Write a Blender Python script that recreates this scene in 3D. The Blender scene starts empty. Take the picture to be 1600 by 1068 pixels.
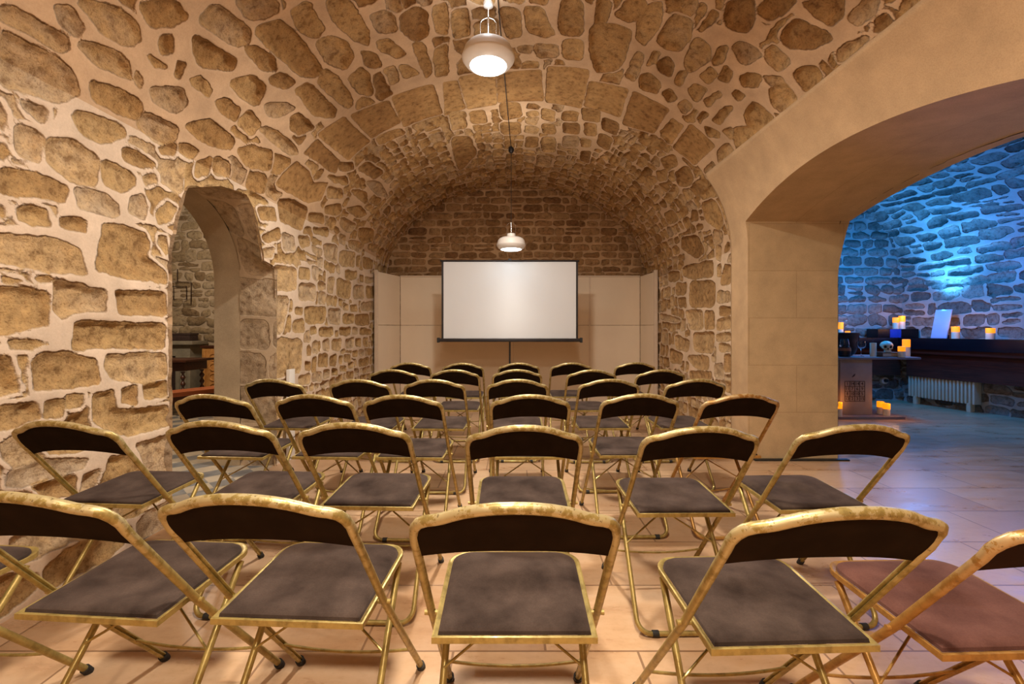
import bpy, bmesh, math, random
import numpy as np
from mathutils import Vector, Matrix

PI = math.pi
F, CX, HY, CZ = 711.0, 800.0, 515.0, 1.15      # focal length in px, image centre, horizon row, camera height

# ------------------------------------------------------------------ camera, world, exposure
scene = bpy.context.scene
COL = scene.collection
cd = bpy.data.cameras.new('camera')
cam = bpy.data.objects.new('camera', cd)
COL.objects.link(cam)
cam.location = (0, 0, CZ)
cam.rotation_euler = (PI / 2, 0, 0)
cd.sensor_width = 36.0
cd.lens = F / 1600 * 36.0
cd.shift_y = -19.0 / 1600
cd.clip_start = 0.02
scene.camera = cam

world = bpy.data.worlds.new('world')
scene.world = world
world.use_nodes = True
world.node_tree.nodes['Background'].inputs[0].default_value = (0.9, 0.75, 0.6, 1)
world.node_tree.nodes['Background'].inputs[1].default_value = 0.05

scene.view_settings.view_transform = 'Standard'
scene.view_settings.look = 'None'
scene.view_settings.gamma = 1
scene.view_settings.use_curve_mapping = False
scene.view_settings.exposure = 0.42
try:
    scene.cycles.max_bounces = 8
    scene.cycles.diffuse_bounces = 5
    scene.cycles.sample_clamp_indirect = 4
    scene.cycles.caustics_reflective = False
    scene.cycles.caustics_refractive = False
    scene.cycles.use_denoising = True
except Exception:
    pass

WARM = (1.0, 0.86, 0.70)
NEUT = (1.0, 0.93, 0.84)


def light(name, kind, loc, energy, color, size=0.1, rot=None, spot=None, blend=0.5):
    d = bpy.data.lights.new(name, kind)
    d.energy = energy
    d.color = color
    if kind == 'AREA':
        d.shape = 'DISK'
        d.size = size
    else:
        d.shadow_soft_size = size
    if kind == 'SPOT' and spot:
        d.spot_size = spot
        d.spot_blend = blend
    o = bpy.data.objects.new(name, d)
    COL.objects.link(o)
    o.location = loc
    if rot is not None:
        o.rotation_euler = Vector(rot).to_track_quat('-Z', 'Y').to_euler()
    return o


# pendants: (x, y, z of the lens, power); the last two are assumed, added for light
PENDANTS = [(-0.165, 3.17, 2.98, 60), (-0.01, 5.70, 2.15, 0.9), (0.0, 0.55, 2.98, 58), (0.0, -1.6, 2.98, 56)]
for i, (x, y, z, e) in enumerate(PENDANTS):
    c = NEUT if i < 2 else WARM
    b_ = light('pendant_beam', 'AREA', (x, y, z - 0.008), e, c, 0.24, (0, 0, -1))
    if i == 1:
        b_.data.spread = math.radians(75)
    light('vault_fill', 'POINT', (x, y, z - 0.9), (0.5 if i == 1 else e * 0.17), c, 0.10)  # added fill in mid-air below each lens, brightens the vault
light('vault_fill', 'POINT', (-0.03, 4.75, 2.75), 15, NEUT, 0.10)  # added fill for the far vault and back wall, no lamp hangs here
light('vault_fill', 'POINT', (-0.165, 3.02, 3.30), 1.6, (0.85, 0.92, 1.0), 0.05)  # added white light above the near lamp, for its dome and the vault
# the side room on the left
light('side_room_fill', 'POINT', (-3.9, 4.9, 2.6), 110, (1.0, 0.84, 0.66), 0.15)  # added light to brighten the side room, no visible fixture
# blue event lighting in the right-hand room
BLUE = (0.0, 0.30, 1.0)
light('blue_wash', 'SPOT', (6.27, 6.66, 1.40), 170, (0.06, 0.38, 1.0), 0.03, (0.13, 0.02, 1.0), math.radians(80), 1.0)
light('blue_wash', 'POINT', (4.5, 6.5, 1.9), 40, BLUE, 0.12)
light('blue_wash', 'POINT', (5.55, 6.3, 1.9), 52, BLUE, 0.12)
light('blue_wash', 'POINT', (5.75, 5.2, 2.0), 26, (0.03, 0.26, 1.0), 0.12)
light('blue_wash', 'SPOT', (5.6, 4.6, 1.2), 70, (0.22, 0.26, 1.0), 0.06, (0.85, 0.9, 0.9), math.radians(50), 1.0)
light('arch_warm_fill', 'POINT', (3.2, 1.3, 1.0), 6, WARM, 0.15)  # added warm fill for the arch soffit and floor, no fixture here


# ------------------------------------------------------------------ materials
def lin(r, g, b):
    def c(v):
        v /= 255.0
        return v / 12.92 if v <= 0.04045 else ((v + 0.055) / 1.055) ** 2.4
    return (c(r), c(g), c(b), 1.0)


class NT:
    def __init__(s, name):
        s.m = bpy.data.materials.new(name)
        s.m.use_nodes = True
        s.t = s.m.node_tree
        s.b = s.t.nodes['Principled BSDF']

    def n(s, typ, **kw):
        nd = s.t.nodes.new(typ)
        for k, v in kw.items():
            if k.startswith('i_'):
                key = k[2:]
                key = int(key) if key.isdigit() else key.replace('_', ' ')
                nd.inputs[key].default_value = v
            else:
                setattr(nd, k, v)
        return nd

    def l(s, a, b):
        s.t.links.new(a, b)

    def ramp(s, fac, stops):
        r = s.n('ShaderNodeValToRGB')
        el = r.color_ramp.elements
        while len(el) < len(stops):
            el.new(0.5)
        for e, (p, c) in zip(el, stops):
            e.position = p
            e.color = c
        s.l(fac, r.inputs[0])
        return r.outputs[0]

    def mix(s, fac, a, b, blend='MIX'):
        m = s.n('ShaderNodeMix', data_type='RGBA', blend_type=blend)
        for v, i in ((fac, 0), (a, 6), (b, 7)):
            if isinstance(v, (int, float)):
                m.inputs[i].default_value = v
            elif isinstance(v, tuple):
                m.inputs[i].default_value = v
            else:
                s.l(v, m.inputs[i])
        return m.outputs[2]

    def math(s, op, a, b=0.0, c=None):
        m = s.n('ShaderNodeMath', operation=op)
        for i, v in enumerate((a, b) if c is None else (a, b, c)):
            if isinstance(v, (int, float)):
                m.inputs[i].default_value = v
            else:
                s.l(v, m.inputs[i])
        return m.outputs[0]

    def noise(s, scale, detail=3.0, rough=0.55, vec=None):
        nd = s.n('ShaderNodeTexNoise')
        nd.inputs['Scale'].default_value = scale
        nd.inputs['Detail'].default_value = detail
        nd.inputs['Roughness'].default_value = rough
        if vec is not None:
            s.l(vec, nd.inputs['Vector'])
        return nd.outputs[0]

    def bump(s, h, strength, dist=0.01):
        b = s.n('ShaderNodeBump')
        b.inputs['Strength'].default_value = strength
        b.inputs['Distance'].default_value = dist
        s.l(h, b.inputs['Height'])
        s.l(b.outputs[0], s.b.inputs['Normal'])


def mat(name, col, rough=0.6, metal=0.0, var=0.12, scale=14.0, bump=0.0, spec=0.5, emit=None, es=0.0,
        trans=0.0, sheen=0.0, ior=None):
    t = NT(name)
    c = lin(*col)
    co = t.n('ShaderNodeTexCoord').outputs['Object']
    nz = t.noise(scale, 4, 0.6, co)
    dk = tuple(x * (1 - var) for x in c[:3]) + (1,)
    lt = tuple(min(1, x * (1 + var)) for x in c[:3]) + (1,)
    t.l(t.ramp(nz, [(0.3, dk), (0.7, lt)]), t.b.inputs['Base Color'])
    t.b.inputs['Roughness'].default_value = rough
    t.b.inputs['Metallic'].default_value = metal
    t.b.inputs['Specular IOR Level'].default_value = spec
    t.b.inputs['Transmission Weight'].default_value = trans
    t.b.inputs['Sheen Weight'].default_value = sheen
    if ior:
        t.b.inputs['IOR'].default_value = ior
    if bump:
        t.bump(t.noise(scale * 5, 3, 0.6, co), bump, 0.005)
    if emit:
        t.b.inputs['Emission Color'].default_value = lin(*emit)
        t.b.inputs['Emission Strength'].default_value = es
    return t.m


def stone_mat(name, stones, mortar, bump=0.6, dressed=None):
    """rubble masonry; the mesh carries 'edge' (m inside the stone), 'rnd' and 'dressed'"""
    t = NT(name)
    co = t.n('ShaderNodeTexCoord').outputs['Object']
    ed = t.n('ShaderNodeAttribute', attribute_name='edge').outputs['Fac']
    rn = t.n('ShaderNodeAttribute', attribute_name='rnd').outputs['Fac']
    dr = t.n('ShaderNodeAttribute', attribute_name='dressed').outputs['Fac']
    n1 = t.noise(22, 4, 0.6, co)
    n2 = t.noise(7, 5, 0.62, co)
    n3 = t.noise(95, 5, 0.7, co)
    n4 = t.noise(2.2, 3, 0.5, co)
    wob = t.math('MULTIPLY', t.math('SUBTRACT', n1, 0.5), 0.022)
    e2 = t.math('ADD', ed, wob)
    mr = t.n('ShaderNodeMapRange', interpolation_type='SMOOTHSTEP')
    t.l(e2, mr.inputs[0])
    mr.inputs[1].default_value = -0.002
    mr.inputs[2].default_value = 0.007
    fac = mr.outputs[0]
    tone = t.math('ADD', t.math('MULTIPLY', rn, 0.62), t.math('MULTIPLY', n2, 0.42))
    k = len(stones)
    sc = t.ramp(tone, [(0.15 + 0.72 * i / (k - 1), lin(*c)) for i, c in enumerate(stones)])
    # iron and soot stains, pits
    st = t.ramp(n1, [(0.32, (0.42, 0.34, 0.28, 1)), (0.47, (0.92, 0.92, 0.92, 1)), (0.72, (1.25, 1.22, 1.16, 1))])
    sc = t.mix(0.75, sc, st, 'MULTIPLY')
    pit = t.ramp(n3, [(0.33, (0.50, 0.42, 0.36, 1)), (0.47, (1, 1, 1, 1)), (0.7, (1.1, 1.1, 1.08, 1))])
    sc = t.mix(t.math('SUBTRACT', 0.8, t.math('MULTIPLY', dr, 0.5)), sc, pit, 'MULTIPLY')
    m0 = lin(*mortar)
    mc = t.ramp(n2, [(0.3, tuple(x * 0.84 for x in m0[:3]) + (1,)), (0.7, tuple(min(1, x * 1.08) for x in m0[:3]) + (1,))])
    mc = t.mix(0.35, mc, t.ramp(n3, [(0.35, (0.8, 0.76, 0.7, 1)), (0.6, (1, 1, 1, 1))]), 'MULTIPLY')
    # stone edges carry a thin, patchy darker line where they meet the mortar
    lip = t.n('ShaderNodeMapRange')
    t.l(t.math('ABSOLUTE', t.math('SUBTRACT', e2, 0.004)), lip.inputs[0])
    lip.inputs[1].default_value = 0.0
    lip.inputs[2].default_value = 0.006
    lip.inputs[3].default_value = 0.30
    lip.inputs[4].default_value = 0.0
    base = t.mix(fac, mc, sc)
    lipf = t.math('MULTIPLY', lip.outputs[0], t.ramp(n2, [(0.48, (0, 0, 0, 1)), (0.58, (1, 1, 1, 1))]))
    base = t.mix(lipf, base, lin(96, 66, 42))
    big = t.ramp(n4, [(0.3, (0.86, 0.84, 0.82, 1)), (0.7, (1.07, 1.07, 1.07, 1))])
    base = t.mix(1.0, base, big, 'MULTIPLY')
    t.l(base, t.b.inputs['Base Color'])
    t.b.inputs['Roughness'].default_value = 0.92
    t.b.inputs['Specular IOR Level'].default_value = 0.15
    hs = t.math('ADD', t.math('MULTIPLY', n3, 0.5), t.math('MULTIPLY', n1, 0.9))
    hs = t.math('MULTIPLY', hs, t.math('ADD', t.math('MULTIPLY', fac, t.math('SUBTRACT', 0.9, t.math('MULTIPLY', dr, 0.6))), 0.12))
    hs = t.math('ADD', hs, t.math('MULTIPLY', fac, 0.35))
    t.bump(hs, bump, 0.02)
    return t.m


M = {}
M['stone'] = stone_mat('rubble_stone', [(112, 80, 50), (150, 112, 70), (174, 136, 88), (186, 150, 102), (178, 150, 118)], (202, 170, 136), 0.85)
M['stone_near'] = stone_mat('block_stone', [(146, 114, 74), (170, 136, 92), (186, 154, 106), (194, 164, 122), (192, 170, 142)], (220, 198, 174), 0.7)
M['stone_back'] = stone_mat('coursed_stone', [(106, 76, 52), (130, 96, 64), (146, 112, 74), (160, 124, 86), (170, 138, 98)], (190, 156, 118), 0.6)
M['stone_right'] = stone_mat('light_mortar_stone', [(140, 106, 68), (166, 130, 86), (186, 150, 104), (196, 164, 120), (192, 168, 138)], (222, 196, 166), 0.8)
M['stone_blue'] = stone_mat('grey_rubble_stone', [(80, 78, 76), (108, 104, 98), (132, 126, 118), (150, 144, 136)], (164, 160, 154), 1.0)
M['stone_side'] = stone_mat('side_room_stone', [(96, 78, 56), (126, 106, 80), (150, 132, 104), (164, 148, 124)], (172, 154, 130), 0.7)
M['stone_jamb'] = stone_mat('dark_jamb_stone', [(130, 114, 94), (152, 134, 112), (180, 158, 130), (198, 174, 144)], (206, 182, 152), 0.5)


def dressed_mat(name, col, joints=True, axes='XZ'):
    t = NT(name)
    co = t.n('ShaderNodeTexCoord').outputs['Object']
    sx = t.n('ShaderNodeSeparateXYZ')
    t.l(co, sx.inputs[0])
    cx = t.n('ShaderNodeCombineXYZ')
    t.l(sx.outputs[axes[0]], cx.inputs[0])
    t.l(sx.outputs[axes[1]], cx.inputs[1])
    n1, n3 = t.noise(5, 4, 0.6, co), t.noise(170, 4, 0.7, co)
    c = lin(*col)
    base = t.ramp(n1, [(0.3, tuple(x * 0.86 for x in c[:3]) + (1,)), (0.7, tuple(min(1, x * 1.1) for x in c[:3]) + (1,))])
    base = t.mix(0.5, base, t.ramp(n3, [(0.35, (0.76, 0.72, 0.66, 1)), (0.55, (1, 1, 1, 1)), (0.7, (1.08, 1.08, 1.06, 1))]), 'MULTIPLY')
    h = t.math('MULTIPLY', n3, 0.25)
    if joints:
        br = t.n('ShaderNodeTexBrick')
        t.l(cx.outputs[0], br.inputs[0])
        br.inputs['Scale'].default_value = 1
        br.inputs['Mortar Size'].default_value = 0.004
        br.inputs['Mortar Smooth'].default_value = 0.6
        br.inputs['Brick Width'].default_value = 0.84
        br.inputs['Row Height'].default_value = 0.418
        br.inputs['Color1'].default_value = (1, 1, 1, 1)
        br.inputs['Color2'].default_value = (0.93, 0.92, 0.90, 1)
        br.inputs['Mortar'].default_value = (0.82, 0.78, 0.72, 1)
        base = t.mix(1.0, base, br.outputs[0], 'MULTIPLY')
        h = t.math('SUBTRACT', h, t.math('MULTIPLY', br.outputs[1], 0.6))
    t.l(base, t.b.inputs['Base Color'])
    t.b.inputs['Roughness'].default_value = 0.85
    t.b.inputs['Specular IOR Level'].default_value = 0.2
    t.bump(h, 0.35, 0.006)
    return t.m


M['dressed'] = dressed_mat('dressed_limestone', (206, 176, 134), True, 'XZ')
M['dressed_face'] = dressed_mat('dressed_limestone_face', (196, 164, 126), False)
M['reveal'] = dressed_mat('worn_reveal_stone', (186, 164, 134), False)


def floor_mat():
    t = NT('limestone_floor_tiles')
    co = t.n('ShaderNodeTexCoord').outputs['Object']
    br = t.n('ShaderNodeTexBrick')
    mp = t.n('ShaderNodeMapping')
    mp.inputs['Location'].default_value = (0.21, 0.05, 0)
    t.l(co, mp.inputs[0])
    t.l(mp.outputs[0], br.inputs[0])
    br.offset = 0.5
    br.inputs['Scale'].default_value = 1
    br.inputs['Mortar Size'].default_value = 0.005
    br.inputs['Mortar Smooth'].default_value = 0.3
    br.inputs['Bias'].default_value = 0.0
    br.inputs['Brick Width'].default_value = 0.66
    br.inputs['Row Height'].default_value = 0.42
    br.inputs['Color1'].default_value = (1, 1, 1, 1)
    br.inputs['Color2'].default_value = (0.78, 0.72, 0.68, 1)
    br.inputs['Mortar'].default_value = (0.46, 0.40, 0.36, 1)
    # drifting veins along each tile
    mp2 = t.n('ShaderNodeMapping')
    mp2.inputs['Scale'].default_value = (1.2, 3.6, 1)
    mp2.inputs['Rotation'].default_value = (0, 0, 0.25)
    t.l(co, mp2.inputs[0])
    n1 = t.noise(2.2, 6, 0.62, mp2.outputs[0])
    n2 = t.noise(38, 5, 0.65, co)
    n3 = t.noise(1.1, 3, 0.5, co)
    base = t.ramp(n1, [(0.28, lin(168, 120, 80)), (0.45, lin(200, 160, 118)), (0.58, lin(212, 178, 140)), (0.75, lin(186, 152, 118))])
    base = t.mix(0.5, base, t.ramp(n3, [(0.35, lin(214, 174, 134)), (0.7, lin(192, 164, 136))]))
    base = t.mix(0.6, base, t.ramp(n2, [(0.30, (0.90, 0.86, 0.80, 1)), (0.46, (1, 1, 1, 1)), (0.7, (1.06, 1.06, 1.06, 1))]), 'MULTIPLY')
    base = t.mix(1.0, base, br.outputs[0], 'MULTIPLY')
    t.l(base, t.b.inputs['Base Color'])
    rr = t.ramp(n1, [(0.3, (0.24, 0.24, 0.24, 1)), (0.7, (0.42, 0.42, 0.42, 1))])
    t.l(rr, t.b.inputs['Roughness'])
    t.b.inputs['Specular IOR Level'].default_value = 0.5
    h = t.math('SUBTRACT', t.math('MULTIPLY', n2, 0.3), t.math('MULTIPLY', br.outputs[1], 1.0))
    t.bump(h, 0.3, 0.006)
    return t.m


M['floor'] = floor_mat()


def check_mat():
    t = NT('patterned_threshold_tiles')
    co = t.n('ShaderNodeTexCoord').outputs['Object']
    ck = t.n('ShaderNodeTexChecker')
    mp = t.n('ShaderNodeMapping')
    mp.inputs['Rotation'].default_value = (0, 0, PI / 4)
    t.l(co, mp.inputs[0])
    t.l(mp.outputs[0], ck.inputs[0])
    ck.inputs['Scale'].default_value = 6.2
    ck.inputs['Color1'].default_value = lin(180, 164, 140)
    ck.inputs['Color2'].default_value = lin(84, 90, 98)
    b = t.mix(0.25, ck.outputs[0], t.ramp(t.noise(9, 4, 0.6, co), [(0.3, lin(120, 110, 96)), (0.7, lin(220, 206, 184))]))
    t.l(b, t.b.inputs['Base Color'])
    t.b.inputs['Roughness'].default_value = 0.4
    return t.m


M['check'] = check_mat()


def gold_mat(name, gold, dark):
    t = NT(name)
    co = t.n('ShaderNodeTexCoord').outputs['Object']
    sx = t.n('ShaderNodeSeparateXYZ')
    t.l(co, sx.inputs[0])
    n1, n2, n3 = t.noise(34, 5, 0.65, co), t.noise(110, 4, 0.6, co), t.noise(60, 3, 0.5, co)
    base = t.ramp(n1, [(0.2, lin(*dark)), (0.52, lin(*gold)), (0.8, tuple(min(1, v * 1.25) for v in lin(*gold)[:3]) + (1,))])
    # handling wear: paint rubbed pale along the top rail
    hm = t.n('ShaderNodeMapRange')
    t.l(sx.outputs['Z'], hm.inputs[0])
    hm.inputs[1].default_value = 0.55
    hm.inputs[2].default_value = 0.78
    wear = t.math('MULTIPLY', hm.outputs[0], t.math('GREATER_THAN', n1, 0.47))
    base = t.mix(t.math('MULTIPLY', wear, 0.45), base, lin(208, 196, 160))
    chip = t.math('MULTIPLY', hm.outputs[0], t.math('LESS_THAN', n2, 0.36))
    base = t.mix(t.math('MULTIPLY', chip, 0.75), base, lin(110, 92, 58))
    t.l(base, t.b.inputs['Base Color'])
    t.b.inputs['Metallic'].default_value = 0.5
    t.l(t.ramp(n3, [(0.3, (0.28, 0.30, 0.30, 1)), (0.7, (0.5, 0.5, 0.5, 1))]), t.b.inputs['Roughness'])
    t.bump(n2, 0.12, 0.002)
    return t.m


M['gold'] = gold_mat('worn_gold_paint', (172, 150, 88), (112, 94, 46))
M['copper'] = gold_mat('coppery_gold_paint', (178, 134, 70), (128, 88, 40))


def velvet_mat(name, dark, light_, scale=9.0):
    t = NT(name)
    co = t.n('ShaderNodeTexCoord').outputs['Object']
    oi = t.n('ShaderNodeObjectInfo').outputs['Random']
    va = t.n('ShaderNodeVectorMath', operation='ADD')
    t.l(co, va.inputs[0])
    cc = t.n('ShaderNodeCombineXYZ')
    t.l(t.math('MULTIPLY', oi, 17.0), cc.inputs[0])
    t.l(t.math('MULTIPLY', oi, 9.0), cc.inputs[1])
    t.l(cc.outputs[0], va.inputs[1])
    n1, n2 = t.noise(scale, 4, 0.55, va.outputs[0]), t.noise(240, 2, 0.6, co)
    base = t.ramp(n1, [(0.25, lin(*dark)), (0.75, lin(*light_))])
    base = t.mix(0.35, base, t.ramp(n2, [(0.3, (0.6, 0.6, 0.6, 1)), (0.7, (1.15, 1.15, 1.15, 1))]), 'MULTIPLY')
    t.l(base, t.b.inputs['Base Color'])
    t.b.inputs['Roughness'].default_value = 0.95
    t.b.inputs['Specular IOR Level'].default_value = 0.1
    t.b.inputs['Sheen Weight'].default_value = 0.35
    t.b.inputs['Sheen Roughness'].default_value = 0.45
    t.b.inputs['Sheen Tint'].default_value = lin(150, 130, 125)
    t.bump(n2, 0.15, 0.002)
    return t.m


M['velvet'] = velvet_mat('dark_velvet', (38, 29, 24), (84, 70, 62))
M['velvet_red'] = velvet_mat('plum_brown_velvet', (66, 38, 32), (122, 84, 74), 5)
M['velvet_back'] = mat('black_brown_velvet', (36, 26, 18), 0.95, var=0.2, sheen=0.0, spec=0.03)
M['velvet_back_red'] = mat('brown_velvet_back', (40, 22, 14), 0.95, var=0.2, sheen=0.0, spec=0.1)
M['rubber'] = mat('black_rubber', (34, 32, 30), 0.7)
M['panel'] = mat('cream_panel_board', (226, 208, 182), 0.7, var=0.03, scale=2.0)
M['panel_edge'] = mat('panel_edge', (214, 194, 170), 0.6, var=0.05)
M['screen'] = mat('matte_white_projection_fabric', (216, 216, 216), 0.8, var=0.015, scale=1.5)
M['black'] = mat('black_metal', (40, 34, 34), 0.45, 0.3, var=0.2)
M['lamp_white'] = mat('white_lamp_enamel', (236, 230, 222), 0.4, var=0.02)
M['lens'] = mat('lit_lamp_lens', (255, 255, 255), 0.4, var=0.0, emit=(240, 250, 255), es=9.0)
M['chrome'] = mat('chrome', (210, 205, 198), 0.2, 0.9, var=0.05)
M['cord'] = mat('black_cord', (30, 26, 24), 0.6)
M['cement'] = mat('pale_cement', (150, 128, 116), 0.7, var=0.1, scale=8, bump=0.1)
M['cement_top'] = mat('grey_table_top', (128, 120, 122), 0.5, var=0.08)
M['engrave'] = mat('dark_engraving', (70, 46, 38), 0.8)
M['navy'] = mat('glossy_black_ledge', (12, 12, 20), 0.25, var=0.1)
M['black_box'] = mat('black_lacquer', (10, 10, 16), 0.3, var=0.1)
M['blue_lit_paint'] = mat('painted_blue_light', (20, 60, 160), 0.3, var=0.2)  # blue light on the box front, put into the colour
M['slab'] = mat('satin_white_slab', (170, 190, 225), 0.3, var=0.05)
M['radiator'] = mat('cream_radiator_enamel', (206, 190, 160), 0.45, var=0.05)
M['wax'] = mat('ivory_wax', (232, 214, 186), 0.5, var=0.04)
M['wax_lit'] = mat('lit_candle_wax', (240, 150, 50), 0.5, var=0.1, emit=(255, 140, 6), es=0.95)
M['bone'] = mat('bone', (206, 196, 168), 0.5, var=0.15, scale=30)
M['socket'] = mat('dark_hollow', (26, 18, 14), 0.9)
M['book'] = mat('old_book_cover', (92, 74, 62), 0.6, var=0.2, scale=30)
M['pages'] = mat('book_pages', (190, 170, 140), 0.8, var=0.15, scale=60)
M['glass'] = mat('clear_glass', (245, 250, 255), 0.03, var=0.0, trans=1.0, ior=1.45)
M['iron'] = mat('dark_iron', (58, 44, 40), 0.5, 0.6, var=0.25)
M['plastic_white'] = mat('white_plastic', (225, 220, 212), 0.4, var=0.02)
M['dark_strip'] = mat('dark_base_strip', (30, 30, 28), 0.5)
M['barrel_band'] = mat('orange_wood_band', (150, 84, 48), 0.5, var=0.2)  # orange-brown wood colour of the barrel band
M['fireplace'] = mat('grey_green_stone', (128, 120, 102), 0.75, var=0.16, scale=12, bump=0.2)
M['rust_box'] = mat('rusty_dark_box', (52, 34, 28), 0.8, var=0.4, scale=40)


def wood_mat(name, a, b, rough=0.4, along=(1, 12, 12)):
    t = NT(name)
    co = t.n('ShaderNodeTexCoord').outputs['Object']
    mp = t.n('ShaderNodeMapping')
    mp.inputs['Scale'].default_value = along
    t.l(co, mp.inputs[0])
    n1 = t.noise(3.0, 6, 0.65, mp.outputs[0])
    t.l(t.ramp(n1, [(0.3, lin(*a)), (0.7, lin(*b))]), t.b.inputs['Base Color'])
    t.b.inputs['Roughness'].default_value = rough
    t.bump(n1, 0.15, 0.004)
    return t.m


M['dark_wood'] = wood_mat('dark_turned_wood', (44, 22, 14), (84, 44, 26), 0.35)
M['red_wood'] = wood_mat('red_bench_wood', (130, 66, 36), (176, 98, 56), 0.35)
M['panel_wood'] = wood_mat('dark_red_panelling', (52, 24, 18), (92, 46, 34), 0.4, (1.2, 1.2, 16))
M['gilt_wood'] = wood_mat('carved_orange_wood', (150, 98, 44), (206, 150, 84), 0.5, (9, 9, 3))


# ------------------------------------------------------------------ mesh helpers
def link(name, mesh, material, parent=None, loc=None):
    o = bpy.data.objects.new(name, mesh)
    COL.objects.link(o)
    if material is not None:
        mesh.materials.append(material)
    if parent is not None:
        o.parent = parent
    if loc is not None:
        o.location = loc
    return o


def mk(name, bm, material, parent=None, loc=None, smooth=True, autos=True):
    me = bpy.data.meshes.new(name)
    bmesh.ops.recalc_face_normals(bm, faces=bm.faces)
    bm.to_mesh(me)
    bm.free()
    if smooth:
        me.polygons.foreach_set('use_smooth', [True] * len(me.polygons))
        if autos:
            try:
                me.set_sharp_from_angle(angle=math.radians(38))
            except Exception:
                pass
    return link(name, me, material, parent, loc)


def add_box(bm, x0, x1, y0, y1, z0, z1, bev=0.0):
    g = bmesh.ops.create_cube(bm, size=1.0)
    vs = g['verts']
    for v in vs:
        v.co = Vector(((x0 + x1) / 2 + v.co.x * (x1 - x0), (y0 + y1) / 2 + v.co.y * (y1 - y0), (z0 + z1) / 2 + v.co.z * (z1 - z0)))
    if bev > 0:
        es = list({e for v in vs for e in v.link_edges})
        bmesh.ops.bevel(bm, geom=es, offset=bev, segments=2, affect='EDGES', profile=0.7)
    return bm


def box(name, b, material, parent=None, bev=0.004, loc=None):
    bm = bmesh.new()
    add_box(bm, *b, bev)
    return mk(name, bm, material, parent, loc)


def sweep(bm, pts, rad, n=8, section=None, closed=False, inward=None, cap=True):
    """tube through pts; section(angle)->radius factor, angle 0 = towards 'inward' point"""
    pts = [Vector(p) for p in pts]
    rings = []
    m = len(pts)
    prev = None
    for i, p in enumerate(pts):
        if closed:
            t = pts[(i + 1) % m] - pts[i - 1]
        else:
            t = pts[min(i + 1, m - 1)] - pts[max(i - 1, 0)]
        t.normalize()
        if inward is not None:
            a = Vector(inward) - p
        elif prev is not None:
            a = prev
        else:
            a = Vector((0, 0, 1)) if abs(t.z) < 0.9 else Vector((1, 0, 0))
        a = (a - t * a.dot(t))
        if a.length < 1e-6:
            a = t.orthogonal()
        a.normalize()
        prev = a
        b = t.cross(a)
        r = rad[i] if isinstance(rad, (list, tuple)) else rad
        ring = []
        for k in range(n):
            an = 2 * PI * k / n
            rr = r * (section(an) if section else 1.0)
            ring.append(bm.verts.new(p + (a * math.cos(an) + b * math.sin(an)) * rr))
        rings.append(ring)
    cnt = m if closed else m - 1
    for i in range(cnt):
        r0, r1 = rings[i], rings[(i + 1) % m]
        for k in range(n):
            bm.faces.new((r0[k], r0[(k + 1) % n], r1[(k + 1) % n], r1[k]))
    if cap and not closed:
        bm.faces.new(rings[0][::-1])
        bm.faces.new(rings[-1])
    return bm


def lathe(bm, prof, n=24, axis=(0, 0)):
    rings = []
    for r, z in prof:
        if r < 1e-5:
            rings.append([bm.verts.new((axis[0], axis[1], z))])
        else:
            rings.append([bm.verts.new((axis[0] + r * math.cos(2 * PI * k / n), axis[1] + r * math.sin(2 * PI * k / n), z)) for k in range(n)])
    for a, b in zip(rings, rings[1:]):
        for k in range(n):
            k2 = (k + 1) % n
            if len(a) == 1 and len(b) == 1:
                continue
            if len(a) == 1:
                bm.faces.new((a[0], b[k2], b[k]))
            elif len(b) == 1:
                bm.faces.new((a[k], a[k2], b[0]))
            else:
                bm.faces.new((a[k], a[k2], b[k2], b[k]))
    return bm


def tag(o, label, cat, group=None, kind=None):
    o['label'] = label
    o['category'] = cat
    if group:
        o['group'] = group
    if kind:
        o['kind'] = kind
    return o


def empty(name, loc, rz=0.0):
    o = bpy.data.objects.new(name, None)
    o.empty_display_size = 0.1
    COL.objects.link(o)
    o.location = loc
    o.rotation_euler = (0, 0, rz)
    return o


def struct(o):
    o['kind'] = 'structure'
    return o


def px(x, d):
    return (x - CX) / F * d


def pz(y, d):
    return CZ + (HY - y) / F * d


# ------------------------------------------------------------------ masonry generator
def vnoise(U, V, scale, seed):
    r = np.random.RandomState(seed)
    N = 256
    tab = r.rand(N, N)
    x, y = U / scale, V / scale
    xi, yi = np.floor(x).astype(int), np.floor(y).astype(int)
    fx, fy = x - xi, y - yi
    fx, fy = fx * fx * (3 - 2 * fx), fy * fy * (3 - 2 * fy)
    a = tab[xi % N, yi % N]
    b = tab[(xi + 1) % N, yi % N]
    c = tab[xi % N, (yi + 1) % N]
    d = tab[(xi + 1) % N, (yi + 1) % N]
    return (a * (1 - fx) + b * fx) * (1 - fy) + (c * (1 - fx) + d * fx) * fy


def poly_sdf(P, X, Y):
    """signed distance, positive inside"""
    P = np.asarray(P, float)
    d2 = np.full(X.shape, 1e9)
    ins = np.zeros(X.shape, bool)
    n = len(P)
    for i in range(n):
        ax, ay = P[i]
        bx, by = P[(i + 1) % n]
        ex, ey = bx - ax, by - ay
        L = ex * ex + ey * ey + 1e-12
        t = np.clip(((X - ax) * ex + (Y - ay) * ey) / L, 0, 1)
        dx, dy = X - ax - t * ex, Y - ay - t * ey
        d2 = np.minimum(d2, dx * dx + dy * dy)
        c = (ay > Y) != (by > Y)
        with np.errstate(divide='ignore', invalid='ignore'):
            xi = ax + (Y - ay) * ex / (ey if abs(ey) > 1e-12 else 1e-12)
        ins ^= c & (X < xi)
    d = np.sqrt(d2)
    return np.where(ins, d, -d)


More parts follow.
